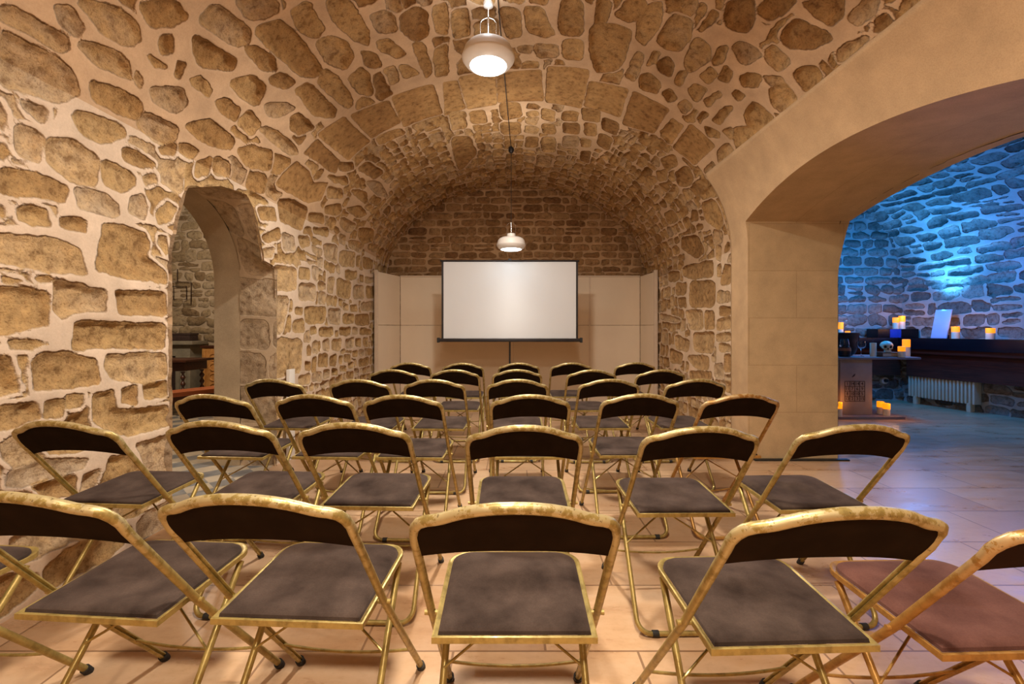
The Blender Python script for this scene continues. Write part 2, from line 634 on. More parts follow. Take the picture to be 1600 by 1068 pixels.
def courses(u0, u1, v0, v1, hr, wr, seed, wav=0.02, jit=0.25, tilt=0.0):
    """rows of four-cornered stones, rows run along u"""
    r = random.Random(seed)
    out = []
    v = v0
    ph = [r.random() * 6 for _ in range(4)]

    def wave(u, k):
        return wav * (math.sin(u * 2.3 + ph[0] + k * 0.6) + 0.6 * math.sin(u * 5.1 + ph[1] + k * 1.3))
    k = 0
    while v < v1:
        h = r.uniform(*hr)
        u = u0 - r.random() * wr[1]
        while u < u1:
            w = r.uniform(*wr)
            if r.random() < 0.12:
                w *= 0.55
            ub = u + w

            def P(uu, vv, kk):
                return (uu + r.uniform(-1, 1) * jit * 0.10 * w, vv + wave(uu, kk) + r.uniform(-1, 1) * jit * 0.12 * h)
            a, b, c, d = P(u, v, k), P(ub, v, k), P(ub, v + h, k + 1), P(u, v + h, k + 1)
            if r.random() < 0.14 and h > hr[0] * 1.15:      # split in two thin ones
                m1 = ((a[0] + d[0]) / 2, (a[1] + d[1]) / 2)
                m2 = ((b[0] + c[0]) / 2, (b[1] + c[1]) / 2 + r.uniform(-.1, .1) * h)
                out += [[a, b, m2, m1], [m1, m2, c, d]]
            else:
                # knock a corner off now and then for a rubble look
                q = [a, b, c, d]
                if r.random() < jit * 1.6:
                    i = r.randrange(4)
                    p0, p1, p2 = q[i - 1], q[i], q[(i + 1) % 4]
                    f = r.uniform(0.2, 0.42)
                    q[i:i + 1] = [(p1[0] + (p0[0] - p1[0]) * f, p1[1] + (p0[1] - p1[1]) * f),
                                  (p1[0] + (p2[0] - p1[0]) * f, p1[1] + (p2[1] - p1[1]) * f)]
                out.append(q)
            u = ub
        v += h
        k += 1
    return out


def soften(P, q):
    """cut every corner once, then half as much again"""
    for w in (q, q):
        Q = []
        n = len(P)
        for i in range(n):
            a, b = P[i], P[(i + 1) % n]
            Q.append(a + (b - a) * w)
            Q.append(b + (a - b) * w)
        P = np.array(Q)
    return P


def field(ua, va, groups, seed=1):
    """edge / rnd / dressed arrays on the (ua x va) grid.
    groups: list of dict(stones, gap, trim, dressed, tone) painted in order, earlier ones win"""
    U, V = np.meshgrid(ua, va, indexing='ij')
    E = np.full(U.shape, -0.06)
    R = np.zeros(U.shape)
    D = np.zeros(U.shape)
    wn = (vnoise(U, V, 0.09, seed) - .5) * 0.030 + (vnoise(U, V, 0.035, seed + 1) - .5) * 0.014
    Uw = U + (vnoise(U, V, 0.16, seed + 2) - .5) * 0.03
    Vw = V + (vnoise(U, V, 0.16, seed + 3) - .5) * 0.03
    rr = random.Random(seed)
    for g in groups:
        prior = E.copy()
        gap, dres = g.get('gap', 0.010), g.get('dressed', 0.0)
        wk = g.get('warp', 1.0)
        for P in g['stones']:
            P = soften(np.asarray(P, float), g.get('soft', 0.17))
            lo, hi = P.min(0) - 0.05, P.max(0) + 0.05
            i0, i1 = np.searchsorted(ua, [lo[0], hi[0]])
            j0, j1 = np.searchsorted(va, [lo[1], hi[1]])
            if i1 - i0 < 2 or j1 - j0 < 2:
                continue
            sl = (slice(i0, i1), slice(j0, j1))
            s = poly_sdf(P, U[sl] + (Uw[sl] - U[sl]) * wk, V[sl] + (Vw[sl] - V[sl]) * wk) - gap
            s = s + wn[sl] * wk
            if g.get('trim') is not None:
                # keep clear of what is already there; drop stones that lost most of themselves
                area0 = (s > 0).sum()
                s = np.minimum(s, -prior[sl] - g['trim'])
                if area0 == 0 or (s > 0.004).sum() < 0.35 * area0:
                    continue
            m = s > E[sl]
            rr = random.Random(int(abs(P[0][0]) * 100003 + abs(P[0][1]) * 7919))
            rv = min(1, max(0, rr.random() * g.get('spread', 0.8) + g.get('tone', 0.2)))
            E[sl] = np.where(m, s, E[sl])
            ms = m & (s > -0.012)
            R[sl] = np.where(ms, rv, R[sl])
            D[sl] = np.where(ms, dres, D[sl])
    return U, V, E, R, D


def masonry(name, ua, va, groups, pos, material, hole=None, amp=0.022, seed=1, flip=False):
    """pos(U,V) -> X,Y,Z arrays; displaced along the numeric normal"""
    U, V, E, R, D = field(ua, va, groups, seed)
    keep = None
    if hole is not None:
        f = hole(U, V)                       # >0 inside the hole
        h = 0.02
        gu = (hole(U + 1e-3, V) - f) / 1e-3
        gv = (hole(U, V + 1e-3) - f) / 1e-3
        gl = np.sqrt(gu * gu + gv * gv) + 1e-9
        near = (f > 0) & (f < h)
        U = np.where(near, U - f * gu / gl, U)
        V = np.where(near, V - f * gv / gl, V)
        keep = f < h
    e = 1e-3
    X, Y, Z = pos(U, V)
    X1, Y1, Z1 = pos(U + e, V)
    X2, Y2, Z2 = pos(U, V + e)
    a = np.stack([X1 - X, Y1 - Y, Z1 - Z], -1)
    b = np.stack([X2 - X, Y2 - Y, Z2 - Z], -1)
    n = np.cross(a, b)
    n /= (np.linalg.norm(n, axis=-1, keepdims=True) + 1e-12)
    if flip:
        n = -n
    s = np.clip(E / 0.032, 0, 1)
    s = s * s * (3 - 2 * s)
    rough = (vnoise(U, V, 0.04, seed + 7) - .5) * 0.014 + (vnoise(U, V, 0.12, seed + 8) - .5) * 0.022
    prot = (0.35 + 0.9 * np.modf(R * 7.31)[0])
    h = s * (amp * prot * (1 - 0.6 * D) + rough * (1 - 0.8 * D)) + (vnoise(U, V, 0.22, seed + 9) - .5) * 0.012
    if hole is not None:
        fo = np.clip(-f / 0.05, 0, 1)
        h = h * (0.35 + 0.65 * fo)
    P = np.stack([X, Y, Z], -1) + n * h[..., None]
    nu, nv = U.shape
    idx = np.arange(nu * nv).reshape(nu, nv)
    q = np.stack([idx[:-1, :-1], idx[1:, :-1], idx[1:, 1:], idx[:-1, 1:]], -1)
    if keep is not None:
        k = keep[:-1, :-1] & keep[1:, :-1] & keep[1:, 1:] & keep[:-1, 1:]
        q = q[k]
    q = q.reshape(-1, 4)
    if flip:
        q = q[:, ::-1]
    used = np.zeros(nu * nv, bool)
    used[q.ravel()] = True
    remap = np.cumsum(used) - 1
    q = remap[q]
    P = P.reshape(-1, 3)[used]
    me = bpy.data.meshes.new(name)
    me.vertices.add(len(P))
    me.vertices.foreach_set('co', P.astype(np.float32).ravel())
    me.loops.add(q.size)
    me.loops.foreach_set('vertex_index', q.astype(np.int32).ravel())
    me.polygons.add(len(q))
    me.polygons.foreach_set('loop_start', np.arange(0, q.size, 4, dtype=np.int32))
    me.polygons.foreach_set('loop_total', np.full(len(q), 4, dtype=np.int32))
    me.polygons.foreach_set('use_smooth', np.ones(len(q), bool))
    for an, arr in (('edge', E), ('rnd', R), ('dressed', D)):
        at = me.attributes.new(an, 'FLOAT', 'POINT')
        at.data.foreach_set('value', arr.ravel()[used].astype(np.float32))
    me.update()
    me.validate()
    return struct(link(name, me, material))


# ------------------------------------------------------------------ the hall: profile of walls + vault
XL, XR, ZS = -2.0, 2.10, 1.90
EC, EA, EB = 0.05, 2.05, 1.52
_th = np.linspace(PI, 0, 2001)
_ex, _ez = EC + EA * np.cos(_th), ZS + EB * np.sin(_th)
_es = ZS + np.concatenate([[0], np.cumsum(np.hypot(np.diff(_ex), np.diff(_ez)))])
PS = np.concatenate([[0], _es, [_es[-1] + ZS]])
PX = np.concatenate([[XL], _ex, [XR]])
PZ_ = np.concatenate([[0], _ez, [0]])
S_L, S_R, S_END = ZS, _es[-1], _es[-1] + ZS


def hall_pos(U, V):
    return np.interp(V, PS, PX) + U * 0, U + 0.0, np.interp(V, PS, PZ_) + U * 0


def px2hall(x, y):
    """pixel -> (depth, s) on the hall's skin"""
    a, b = (x - CX) / F, (HY - y) / F
    lo = 0.2
    # ellipse
    A = (a / EA) ** 2 + (b / EB) ** 2
    B = 2 * (-a * EC / EA ** 2 + b * (CZ - ZS) / EB ** 2)
    C = (EC / EA) ** 2 + ((CZ - ZS) / EB) ** 2 - 1
    d = (-B + math.sqrt(B * B - 4 * A * C)) / (2 * A)
    z = CZ + b * d
    if z >= ZS:
        th = math.atan2((z - ZS) / EB, (a * d - EC) / EA)
        return d, float(np.interp(PI - th, PI - _th, _es))
    d = XL / a if a < 0 else XR / a
    z = CZ + b * d
    return d, (z if a < 0 else S_END - z)


# stones traced from the picture; each crop: origin x, y, scale
TR = {}
TR['A'] = (0, 0, 3.56, [
 [0,30,110,45,270,140,370,200,390,290,340,290,190,200,0,110],[0,160,150,230,400,380,465,530,300,570,200,530,0,470],
 [300,30,400,50,475,150,430,200,340,150],[420,0,620,20,740,90,785,220,700,250,540,160],[770,20,860,0,980,0,1045,90,960,150,850,170],
 [1100,110,1190,10,1400,170,1390,240,1310,260,1180,170],[440,250,540,240,650,280,740,380,740,465,560,370],
 [1080,190,1310,320,1290,400,1120,390,1075,290],[500,450,640,480,790,570,795,660,750,670,520,560],
 [390,650,430,610,690,700,710,760,580,800,440,740],[120,565,260,610,240,690,150,620],[90,690,250,760,230,915,100,850],
 [265,770,400,780,565,880,540,1025,400,1000,260,910],[580,890,750,970,750,1020,680,1068,580,1030],[885,200,965,195,960,300,890,305],
 [836,490,1020,490,1050,570,980,640,850,560],[765,700,820,625,1000,700,980,780,880,800],[1020,700,1180,660,1310,790,1280,840,1100,780],
 [685,830,730,820,870,910,800,930,690,880],[1000,800,1120,840,1060,880,1000,850],[1050,440,1120,430,1180,500,1160,545,1080,480],
 [1190,560,1260,535,1340,610,1310,690,1220,610],[0,560,40,640,0,710],[0,790,35,840,0,870],[800,980,870,960,880,1020,810,1030],
 [820,300,930,380,860,370],[980,335,1035,350,1000,440,970,420],[880,820,980,800,970,860,900,855],
 [1100,900,1180,860,1160,970,1090,990],[1190,870,1270,900,1280,980,1190,970],[760,390,790,440,780,490,750,450]])
TR['B'] = (0, 300, 4.273, [
 [0,-160,240,-130,450,-40,440,75,210,40,0,0],[500,-30,700,-10,790,70,800,140,740,160,520,100],[870,20,950,10,990,100,970,195,860,130],
 [120,110,200,90,330,130,345,235,230,240,130,190],[0,80,30,100,25,170,0,170],[415,180,500,160,590,190,585,280,420,240],
 [-60,255,200,290,470,340,540,380,580,550,350,530,-60,450],[690,200,820,210,970,260,1000,340,980,430,1110,540,1110,610,860,585,650,530,650,420],
 [0,560,120,590,110,610,0,600],[230,575,330,570,330,600,240,600],[-60,640,180,640,310,690,325,900,-60,970],
 [370,590,520,600,710,660,720,800,500,800,420,860,350,800],[770,650,1110,670,1110,820,800,820],[500,850,1110,880,1105,1040,850,1045,500,1055],
 [40,990,150,985,320,1010,200,1050,60,1050],[1060,290,1120,290,1125,400,1110,430,1060,350],[1040,150,1110,60,1180,100,1150,190,1060,230]])
TR['C'] = (0, 530, 4.273, [
 [-60,100,60,110,130,350,-60,400],[200,150,280,90,430,80,650,130,660,290,430,340,210,355],[710,100,1110,90,1120,240,980,290,760,260,700,200],
 [-40,460,240,420,265,530,130,580,-40,610],[290,420,420,400,420,520,290,530],[430,370,550,360,540,460,430,470],
 [620,370,760,340,790,460,920,470,1120,430,1155,570,860,650,620,560],[960,300,1110,280,1120,380,970,400],[810,330,920,300,920,440,810,430],
 [20,700,120,640,250,700,300,780,110,850,20,790],[60,880,300,800,590,790,560,850,160,980,60,970],[200,980,500,900,500,1050,300,1060],
 [560,900,660,870,600,1040,530,1040],[730,790,900,780,1000,940,800,980,650,1010],[900,700,1160,620,1170,930,1020,930]])
TR['D'] = (300, 0, 3.56, [
 [365,150,490,100,560,160,730,390,720,420,600,430,510,340,360,200],[250,0,470,0,490,70,400,110,300,100],
 [280,260,350,250,450,310,465,395,400,385,300,300],[545,60,640,10,750,160,700,215,590,180],[730,0,870,0,980,160,985,260,930,240,800,140],
 [690,240,760,205,860,240,905,320,850,390,750,350],[985,90,1060,50,1130,80,1140,180,1040,190],[1150,90,1240,40,1310,70,1320,180,1250,240,1170,170],
 [1030,225,1100,215,1190,310,1140,335,1040,280],[425,440,490,405,580,450,530,495,440,480],[210,460,330,410,420,490,370,590,280,540],
 [700,460,740,380,820,440,900,580,860,610],[560,500,640,450,800,610,790,660,680,640],[865,440,940,375,990,420,1010,540,920,520],
 [1060,390,1120,370,1160,450,1110,475],[1150,365,1210,365,1265,410,1180,440],[930,290,1030,300,1055,380,970,370],
 [545,650,600,620,690,720,600,755,550,710],[370,720,420,705,540,770,590,855,530,860],[245,690,320,610,390,690,330,760],
 [250,830,340,810,450,840,440,950,310,930],[1220,240,1280,230,1335,400,1300,440],[1340,50,1424,10,1424,200,1350,180],
 [1340,280,1424,240,1424,420,1350,430],[400,580,530,570,580,610,480,660,420,650],[1020,770,1150,710,1190,740,1050,810]])
TR['E'] = (700, 0, 3.56, [
 [430,40,520,40,600,190,540,215,440,180],[620,0,750,0,740,210,620,200],[640,225,750,225,750,340,640,330],[480,240,600,250,610,320,500,325],
 [800,140,920,130,1020,170,1000,280,930,400,820,410,780,260],[830,0,920,0,880,130,820,140],[930,80,990,0,1110,0,1060,110,1000,130],
 [1050,130,1130,20,1200,10,1180,140,1090,260,1050,220],[290,40,400,50,410,200,340,220,300,150],[390,260,470,250,460,300,400,290],
 [980,430,1050,280,1090,310,1040,460],[1075,420,1130,410,1190,480,1160,510,1080,470],[20,60,110,40,120,200,30,220],
 [280,575,400,570,410,650,300,670],[520,600,600,620,590,680,520,660],[640,620,730,625,720,680,640,670],[750,600,850,620,840,680,750,670],
 [860,650,950,680,940,760,860,720],[290,680,400,680,400,750,300,750],[520,690,595,690,595,750,525,745],[640,685,730,685,725,745,640,740],
 [760,680,830,690,820,760,760,750],[640,755,730,755,720,820,640,815],[520,765,600,765,595,850,525,850],[430,760,505,765,495,820,430,820],
 [120,620,200,605,220,690,130,690],[10,620,100,620,100,710,20,730],[10,760,120,760,160,860,60,960],[840,740,920,770,890,840,830,810],
 [740,760,800,780,790,820,740,820],[740,840,795,840,780,910,740,890],[500,860,575,880,560,930,490,920]])
TR['F'] = (1000, 0, 3.56, [
 [95,230,180,80,290,110,290,210,220,290,130,270],[240,350,310,200,390,270,380,340,270,410],[30,370,80,280,110,290,80,350],
 [90,350,150,310,185,360,170,430,100,400],[190,460,220,395,265,400,225,485],[0,420,50,405,115,460,100,520,0,500],
 [120,510,170,490,205,550,150,570],[205,580,250,555,290,590,240,635],[269,500,310,465,375,500,320,575,290,560],[325,420,390,370,430,410,380,470],
 [350,560,440,500,450,530,370,600],[400,340,440,280,490,260,460,340,410,365],[430,440,480,360,520,400,490,460],[325,170,400,50,440,80,400,140,340,180],
 [470,110,490,10,630,0,625,150,590,190,490,160],[660,50,700,0,880,0,800,80,720,120,670,90],[905,20,950,0,1130,0,1110,100,1060,150,990,110],
 [785,190,870,95,1080,215,960,280,820,260],[515,270,560,230,660,280,685,315,600,365,560,340],[700,280,750,250,830,350,770,400,700,340],
 [1150,110,1260,0,1320,10,1300,80,1200,135],[1305,180,1310,110,1360,80,1390,120],[1100,300,1150,240,1270,205,1240,260,1120,350],
 [835,420,900,370,980,370,1020,440,920,520],[690,420,780,430,800,470,720,470],[550,430,600,400,680,420,650,490,570,480],
 [710,490,800,460,880,560,790,630,740,580],[510,520,540,495,590,530,540,560],[580,640,620,570,660,580,750,660,640,760,590,700],
 [400,670,460,600,520,590,440,690],[520,710,600,710,640,770,540,850,520,780],[360,700,440,740,440,770,370,760],[430,850,490,795,530,840,440,910],
 [105,740,180,670,235,700,160,805],[355,950,400,890,430,940,370,990],[455,730,510,710,505,780],[320,660,350,615,380,630,330,690],
 [200,960,260,920,300,990,260,1040,210,1030],[110,880,190,860,210,920,150,950],[90,950,150,940,150,1000,100,1010]])
TR['G'] = (400, 250, 3.05, [
 [110,190,170,190,250,230,220,335,120,300],[120,345,185,365,190,430,130,430],[200,360,255,370,260,410,220,420],[0,225,90,225,100,290,20,290],
 [20,360,110,320,115,380,50,390],[30,420,90,420,80,460,30,460],[85,500,190,515,190,625,85,620],[85,650,160,650,125,830,85,830],
 [85,850,225,850,215,1010,150,1020,85,1040],[320,400,390,410,390,490,325,470],[400,430,475,440,470,510,400,500],[205,510,255,515,255,570,205,570],
 [205,590,285,590,285,670,200,670],[385,560,455,580,450,660,385,650],[340,560,375,560,370,640,340,635],[465,600,515,600,515,660,465,660],
 [525,600,575,605,575,655,525,655],[235,700,335,700,330,775,235,780],[345,710,405,710,405,780,345,780],[415,735,465,735,465,780,415,780],
 [470,735,540,735,545,785,470,785],[500,680,560,670,560,715,500,715],[445,690,480,685,485,720,450,720],[415,685,440,685,440,715,415,715],
 [175,765,230,760,230,820,175,820],[185,705,225,705,225,740,185,735],[300,800,370,800,370,840,300,840],[400,800,455,800,450,835,400,835],
 [260,800,290,800,290,830,260,830],[460,800,485,800,485,830,460,830],[495,800,550,805,550,830,495,830],[315,860,350,850,350,905,315,905],
 [360,860,410,850,405,905,360,910],[425,855,470,845,465,890,430,895],[475,850,500,850,500,890,475,885],[510,845,535,845,535,885,510,885],
 [295,925,340,925,340,985,295,985],[350,935,385,925,385,985,350,980],[395,935,415,935,410,970,395,970],[420,930,450,925,450,960,420,960],
 [460,910,485,910,485,935,460,935],[490,905,515,905,515,930,490,930],[235,960,260,960,260,1000,235,1000],[265,940,285,935,285,1010,265,1010],
 [320,1000,350,1000,350,1035,320,1040],[270,1015,310,1010,310,1055,270,1055],[360,995,390,995,390,1025,360,1025],[205,1030,260,1020,260,1068,205,1068],
 [400,985,430,980,430,1005,400,1005],[490,950,540,940,540,975,490,985],[440,965,465,965,460,990,440,990],[430,1010,465,1010,465,1040,430,1040],
 [425,525,485,530,480,570,425,565],[520,555,560,560,560,585,520,585],[495,545,515,550,515,580,495,578],[340,130,410,140,410,185,340,180],
 [330,220,400,210,410,250,370,265,330,255],[250,250,320,260,325,305,250,290],[405,270,480,310,450,345,400,320],[490,320,560,330,560,385,510,400,485,360],
 [425,230,500,220,530,260,490,280],[335,75,430,80,440,120,380,110],[480,40,530,10,610,60,570,95],[450,140,530,150,530,210,480,180],
 [520,100,590,100,630,180,580,170],[395,10,460,10,460,50,400,50],[270,320,345,330,345,365,275,350],[440,380,520,400,500,440,440,415],
 [395,350,430,360,425,410,395,390],[480,460,500,460,495,510,478,505],[510,460,560,480,555,520,510,515]])
TR['H'] = (1000, 300, 2.967, [
 [280,50,340,30,390,140,370,180,300,130],[110,100,150,80,180,130,130,150],[190,210,270,200,300,280,260,305,190,260],
 [195,350,340,310,340,390,250,405,200,390],[230,415,350,410,345,530,230,535],[205,550,290,545,295,635,230,640],[300,550,345,550,345,635,300,635],
 [165,420,220,420,215,475,165,475],[175,490,215,485,215,535,180,535],[130,370,185,370,180,410,130,415],[245,655,345,645,340,750,250,740],
 [210,760,320,755,320,825,260,820],[390,340,425,340,420,430,370,430],[355,460,420,460,420,510,355,510],[365,530,420,530,420,570,365,575],
 [355,590,420,580,420,635,355,635],[355,660,420,650,420,690,355,690],[390,755,420,750,420,830,390,830],[135,720,200,750,190,800,135,790],
 [345,800,385,790,385,860,345,860],[110,450,140,440,140,490,110,490],[90,560,190,590,170,600,95,590],[160,660,230,690,220,740,165,730],
 [100,640,130,640,130,700,100,700],[340,180,385,180,380,240,345,240],[240,85,265,85,270,130,230,140],[355,340,375,330,375,390,355,390],
 [355,250,380,250,375,320,355,310],[230,830,330,830,330,868,230,868],[370,700,420,710,420,740,370,740]])
# dressed voussoirs of the cross rib and the two big squared stones at its left foot
RIB = [(300, 0, 3.56, [[620,850,700,780,820,900,800,960,760,950,700,900],[700,750,840,650,990,790,870,890],[880,640,1090,560,1160,680,1000,770],[1110,540,1340,470,1390,630,1180,705]]),
       (700, 0, 3.56, [[-25,460,45,450,95,600,-15,640],[60,430,260,400,270,580,110,605],[275,410,515,390,530,560,420,560,280,570],[555,370,785,390,740,605,545,570],
                       [790,455,1000,500,955,650,760,590],[1030,510,1230,610,1140,745,975,690],[1250,660,1310,700,1240,800,1180,760]]),
       (1000, 0, 3.56, [[185,820,285,690,415,810,300,920]]),
       (400, 250, 3.05, [[100,110,190,5,250,60,270,110,345,110,310,190,250,205,110,130]])]


def trace(x0, y0, sc, polys):
    out = []
    for p in polys:
        q = [px2hall(x0 + p[i] / sc, y0 + p[i + 1] / sc) for i in range(0, len(p), 2)]
        out.append(q)
    return out


wall_tr, block_tr = [], []
for k in TR:
    if k in 'BC':
        block_tr += trace(*TR[k])
    else:
        wall_tr += trace(*TR[k])
rib_tr = []
for r_ in RIB:
    rib_tr += trace(*r_)

# --- openings
DOOR = [(2.66, -0.2), (2.66, 1.60), (2.70, 1.76), (2.79, 2.02), (3.10, 2.13), (3.40, 2.16), (3.50, 2.08), (3.60, 1.86), (3.64, 1.70), (3.84, 1.66), (3.84, -0.2)]
AY, AH, AR, AZ = 2.85, 1.18, 3.66, 2.305        # big arch: centre depth, half width, radius, apex height
A0, A1 = AY - AH, AY + AH


def arch_z(y):
    return AZ - AR + math.sqrt(AR * AR - (y - AY) ** 2)


def s_right(z):
    """arc length on the hall profile for a height on the right-hand side"""
    if z <= ZS:
        return S_END - z
    th = math.asin(min(1, (z - ZS) / EB))
    return float(np.interp(PI - th, PI - _th, _es))


def x_right(z):
    if z <= ZS:
        return XR
    return EC + EA * math.sqrt(max(0, 1 - ((z - ZS) / EB) ** 2))


TOPZ = 2.63
B0, B1 = 1.36, 4.34                               # extent of the smooth stone face
S_TOP = s_right(TOPZ)


def hole_left(U, V):
    return poly_sdf(DOOR, U, V)


def hole_right(U, V):                             # the rough skin is missing where the smooth face stands
    P = [(B0 + .015, S_TOP + .015), (B1 - .015, S_TOP + .015), (B1 - .015, S_END + .3), (B0 + .015, S_END + .3)]
    return poly_sdf(P, U, V)


ufine = np.concatenate([np.arange(-2.6, 0.9, 0.04), np.arange(0.9, 1.45, 0.02), np.arange(1.45, 7.27, 0.0125)])


def sgrid(a, b, st):
    n = max(2, int(round((b - a) / st)))
    return np.linspace(a, b, n + 1)


small_l = courses(4.0, 7.4, 0.0, 2.2, (.10, .16), (.10, .24), 5, 0.015, .4)
big_l = courses(-2.7, 4.0, 0.0, 2.4, (.18, .27), (.28, .55), 6, 0.02, .2)
small_r = courses(4.2, 7.4, S_R - .2, S_END, (.10, .17), (.12, .26), 8, 0.015, .4)
big_r = courses(-2.7, 1.5, S_R - .3, S_END, (.18, .27), (.25, .5), 9, 0.02, .2)
vault_far = courses(4.45, 7.4, 1.7, S_END - 1.7, (.10, .15), (.10, .26), 11, 0.012, .6)
vault_near = courses(-2.7, 4.45, 1.9, S_END - 1.9, (.13, .22), (.16, .42), 12, 0.02, .7)

fill = [q for q in small_l + big_l if q[0][1] < 2.15] + [q for q in small_r + big_r if q[0][1] > S_END - 2.15] + \
       [q for q in vault_far + vault_near if 2.15 <= q[0][1] <= S_END - 2.15]
GL = [dict(stones=rib_tr, gap=-.010, warp=.25, dressed=1.0, spread=.45, tone=.15, soft=.04),
      dict(stones=block_tr, gap=-.006, warp=.5, soft=.07),
      dict(stones=wall_tr, gap=-.009, warp=.5, soft=.14),
      dict(stones=fill, trim=.015, gap=.003)]
GV = GR = GL

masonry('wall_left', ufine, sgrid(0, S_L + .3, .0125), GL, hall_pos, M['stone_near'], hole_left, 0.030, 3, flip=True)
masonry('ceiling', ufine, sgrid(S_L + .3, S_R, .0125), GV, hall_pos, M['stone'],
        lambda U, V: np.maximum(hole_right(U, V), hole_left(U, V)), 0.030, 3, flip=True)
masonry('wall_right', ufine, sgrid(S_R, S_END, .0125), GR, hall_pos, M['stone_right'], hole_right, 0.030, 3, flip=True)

# back wall of the hall
YB = 7.25
GB = [dict(stones=courses(-2.3, 2.4, 0, 3.6, (.105, .14), (.13, .34), 21, 0.006, .2), gap=.009, warp=.6)]
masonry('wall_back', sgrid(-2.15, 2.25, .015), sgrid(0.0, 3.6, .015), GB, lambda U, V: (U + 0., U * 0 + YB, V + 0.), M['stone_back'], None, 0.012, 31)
# wall behind the photographer
GB2 = [dict(stones=courses(-2.3, 2.4, 0, 3.6, (.18, .26), (.25, .5), 22, 0.01, .3))]
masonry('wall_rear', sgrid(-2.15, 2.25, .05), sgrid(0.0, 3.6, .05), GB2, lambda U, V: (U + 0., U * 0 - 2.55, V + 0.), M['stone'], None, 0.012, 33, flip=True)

# ------------------------------------------------------------------ big dressed arch on the right
XO = 2.885                                        # far face of the wall


def x_out(z):                                     # the other room's vault leans the far arris outwards
    return XO + (0 if z < 1.6 else 0.17 * ((z - 1.6) / 0.7) ** 1.5)


arch_pts = [(A1, z) for z in np.linspace(0, arch_z(A1), 26)] + \
           [(y, arch_z(y)) for y in np.linspace(A1, A0, 64)[1:-1]] + \
           [(A0, z) for z in np.linspace(arch_z(A0), 0, 26)]


def outer_pt(y, z, i, n):
    if i < 26:
        return (B1, z if i < 25 else z)
    return None


bm = bmesh.new()
n = len(arch_pts)
outer = []
for i, (y, z) in enumerate(arch_pts):
    if i < 26:
        t = i / 25
        outer.append((B1, t * TOPZ))
    elif i >= n - 26:
        t = (n - 1 - i) / 25
        outer.append((B0, t * TOPZ))
    else:
        t = (i - 25) / (n - 51)
        outer.append((B1 + (B0 - B1) * t, TOPZ))
rows = []
NS = 14
for (y, z), (yo, zo) in zip(arch_pts, outer):
    r = []
    for k in range(NS + 1):
        f = k / NS
        yy, zz = y + (yo - y) * f, z + (zo - z) * f
        r.append(bm.verts.new((x_right(zz) - 0.012, yy, zz)))
    # return edge back into the rubble
    r.append(bm.verts.new((x_right(zo) + 0.05, yo, zo)))
    rows.append(r)
for a, b in zip(rows, rows[1:]):
    for k in range(NS + 1):
        bm.faces.new((a[k], a[k + 1], b[k + 1], b[k]))
o = mk('trim_1', bm, M['dressed_face'], autos=False)
struct(o)
# jamb + soffit
bm = bmesh.new()
rows = []
NT_ = 10
for (y, z) in arch_pts:
    xa, xb = x_right(z) - 0.012, x_out(z)
    rows.append([bm.verts.new((xa + (xb - xa) * k / NT_, y, z)) for k in range(NT_ + 1)])
for a, b in zip(rows, rows[1:]):
    for k in range(NT_):
        bm.faces.new((a[k], a[k + 1], b[k + 1], b[k]))
struct(mk('trim_2', bm, M['dressed']))
struct(box('trim_3', (2.13, 2.96, 3.985, 4.028, 0.001, 0.014), M['dark_strip'], bev=0.002))

# ------------------------------------------------------------------ doorway reveal on the left
XI, XI2 = -2.30, -2.52
arc = [(3.85, z) for z in np.linspace(0, 1.55, 40)] + \
      [(3.20 + 0.65 * math.cos(t), 1.55 + 0.62 * math.sin(t)) for t in np.linspace(0, PI, 60)[1:-1]] + \
      [(2.55, z) for z in np.linspace(1.55, 0, 40)]
door_poly = [(a, max(0, b)) for a, b in DOOR][::-1]


def resample(poly, m):
    P = np.array(poly, float)
    L = np.concatenate([[0], np.cumsum(np.hypot(*np.diff(P, axis=0).T))])
    t = np.linspace(0, L[-1], m)
    return np.stack([np.interp(t, L, P[:, 0]), np.interp(t, L, P[:, 1])], 1), L[-1]


NA = 420
DPt, Ld = resample(door_poly, NA)
DAr, La = resample(arc, NA)
tv = np.linspace(0, Ld, NA)


def rev_pos(U, V):
    f = U / 0.30
    ya = np.interp(V, tv, DPt[:, 0]) * (1 - f) + np.interp(V, tv, DAr[:, 0]) * f
    za = np.interp(V, tv, DPt[:, 1]) * (1 - f) + np.interp(V, tv, DAr[:, 1]) * f
    return -1.985 - U * (0.315 / 0.30), ya, za


GJ = [dict(stones=courses(-.6, .3, 0, Ld, (.26, .40), (.28, .62), 41, 0.0, .1), gap=.008, warp=.5, dressed=.4)]
masonry('door_1', sgrid(0, .30, .015), sgrid(0, Ld, .015), GJ, rev_pos, M['stone_jamb'], None, 0.008, 43)
bm = bmesh.new()
rows = [[bm.verts.new((XI + (XI2 - XI) * k / 4, y, z)) for k in range(5)] for y, z in DAr]
for a, b in zip(rows, rows[1:]):
    for k in range(4):
        bm.faces.new((a[k], a[k + 1], b[k + 1], b[k]))
struct(mk('door_2', bm, M['reveal']))

# ------------------------------------------------------------------ floor
bm = bmesh.new()
add_box(bm, -2.02, 8.2, -2.7, 8.2, -0.10, 0.0)
struct(mk('floor', bm, M['floor'], smooth=False))
struct(box('floor_side_room', (-7.1, -2.021, 1.2, 7.6, -0.10, 0.001), M['check'], bev=0))

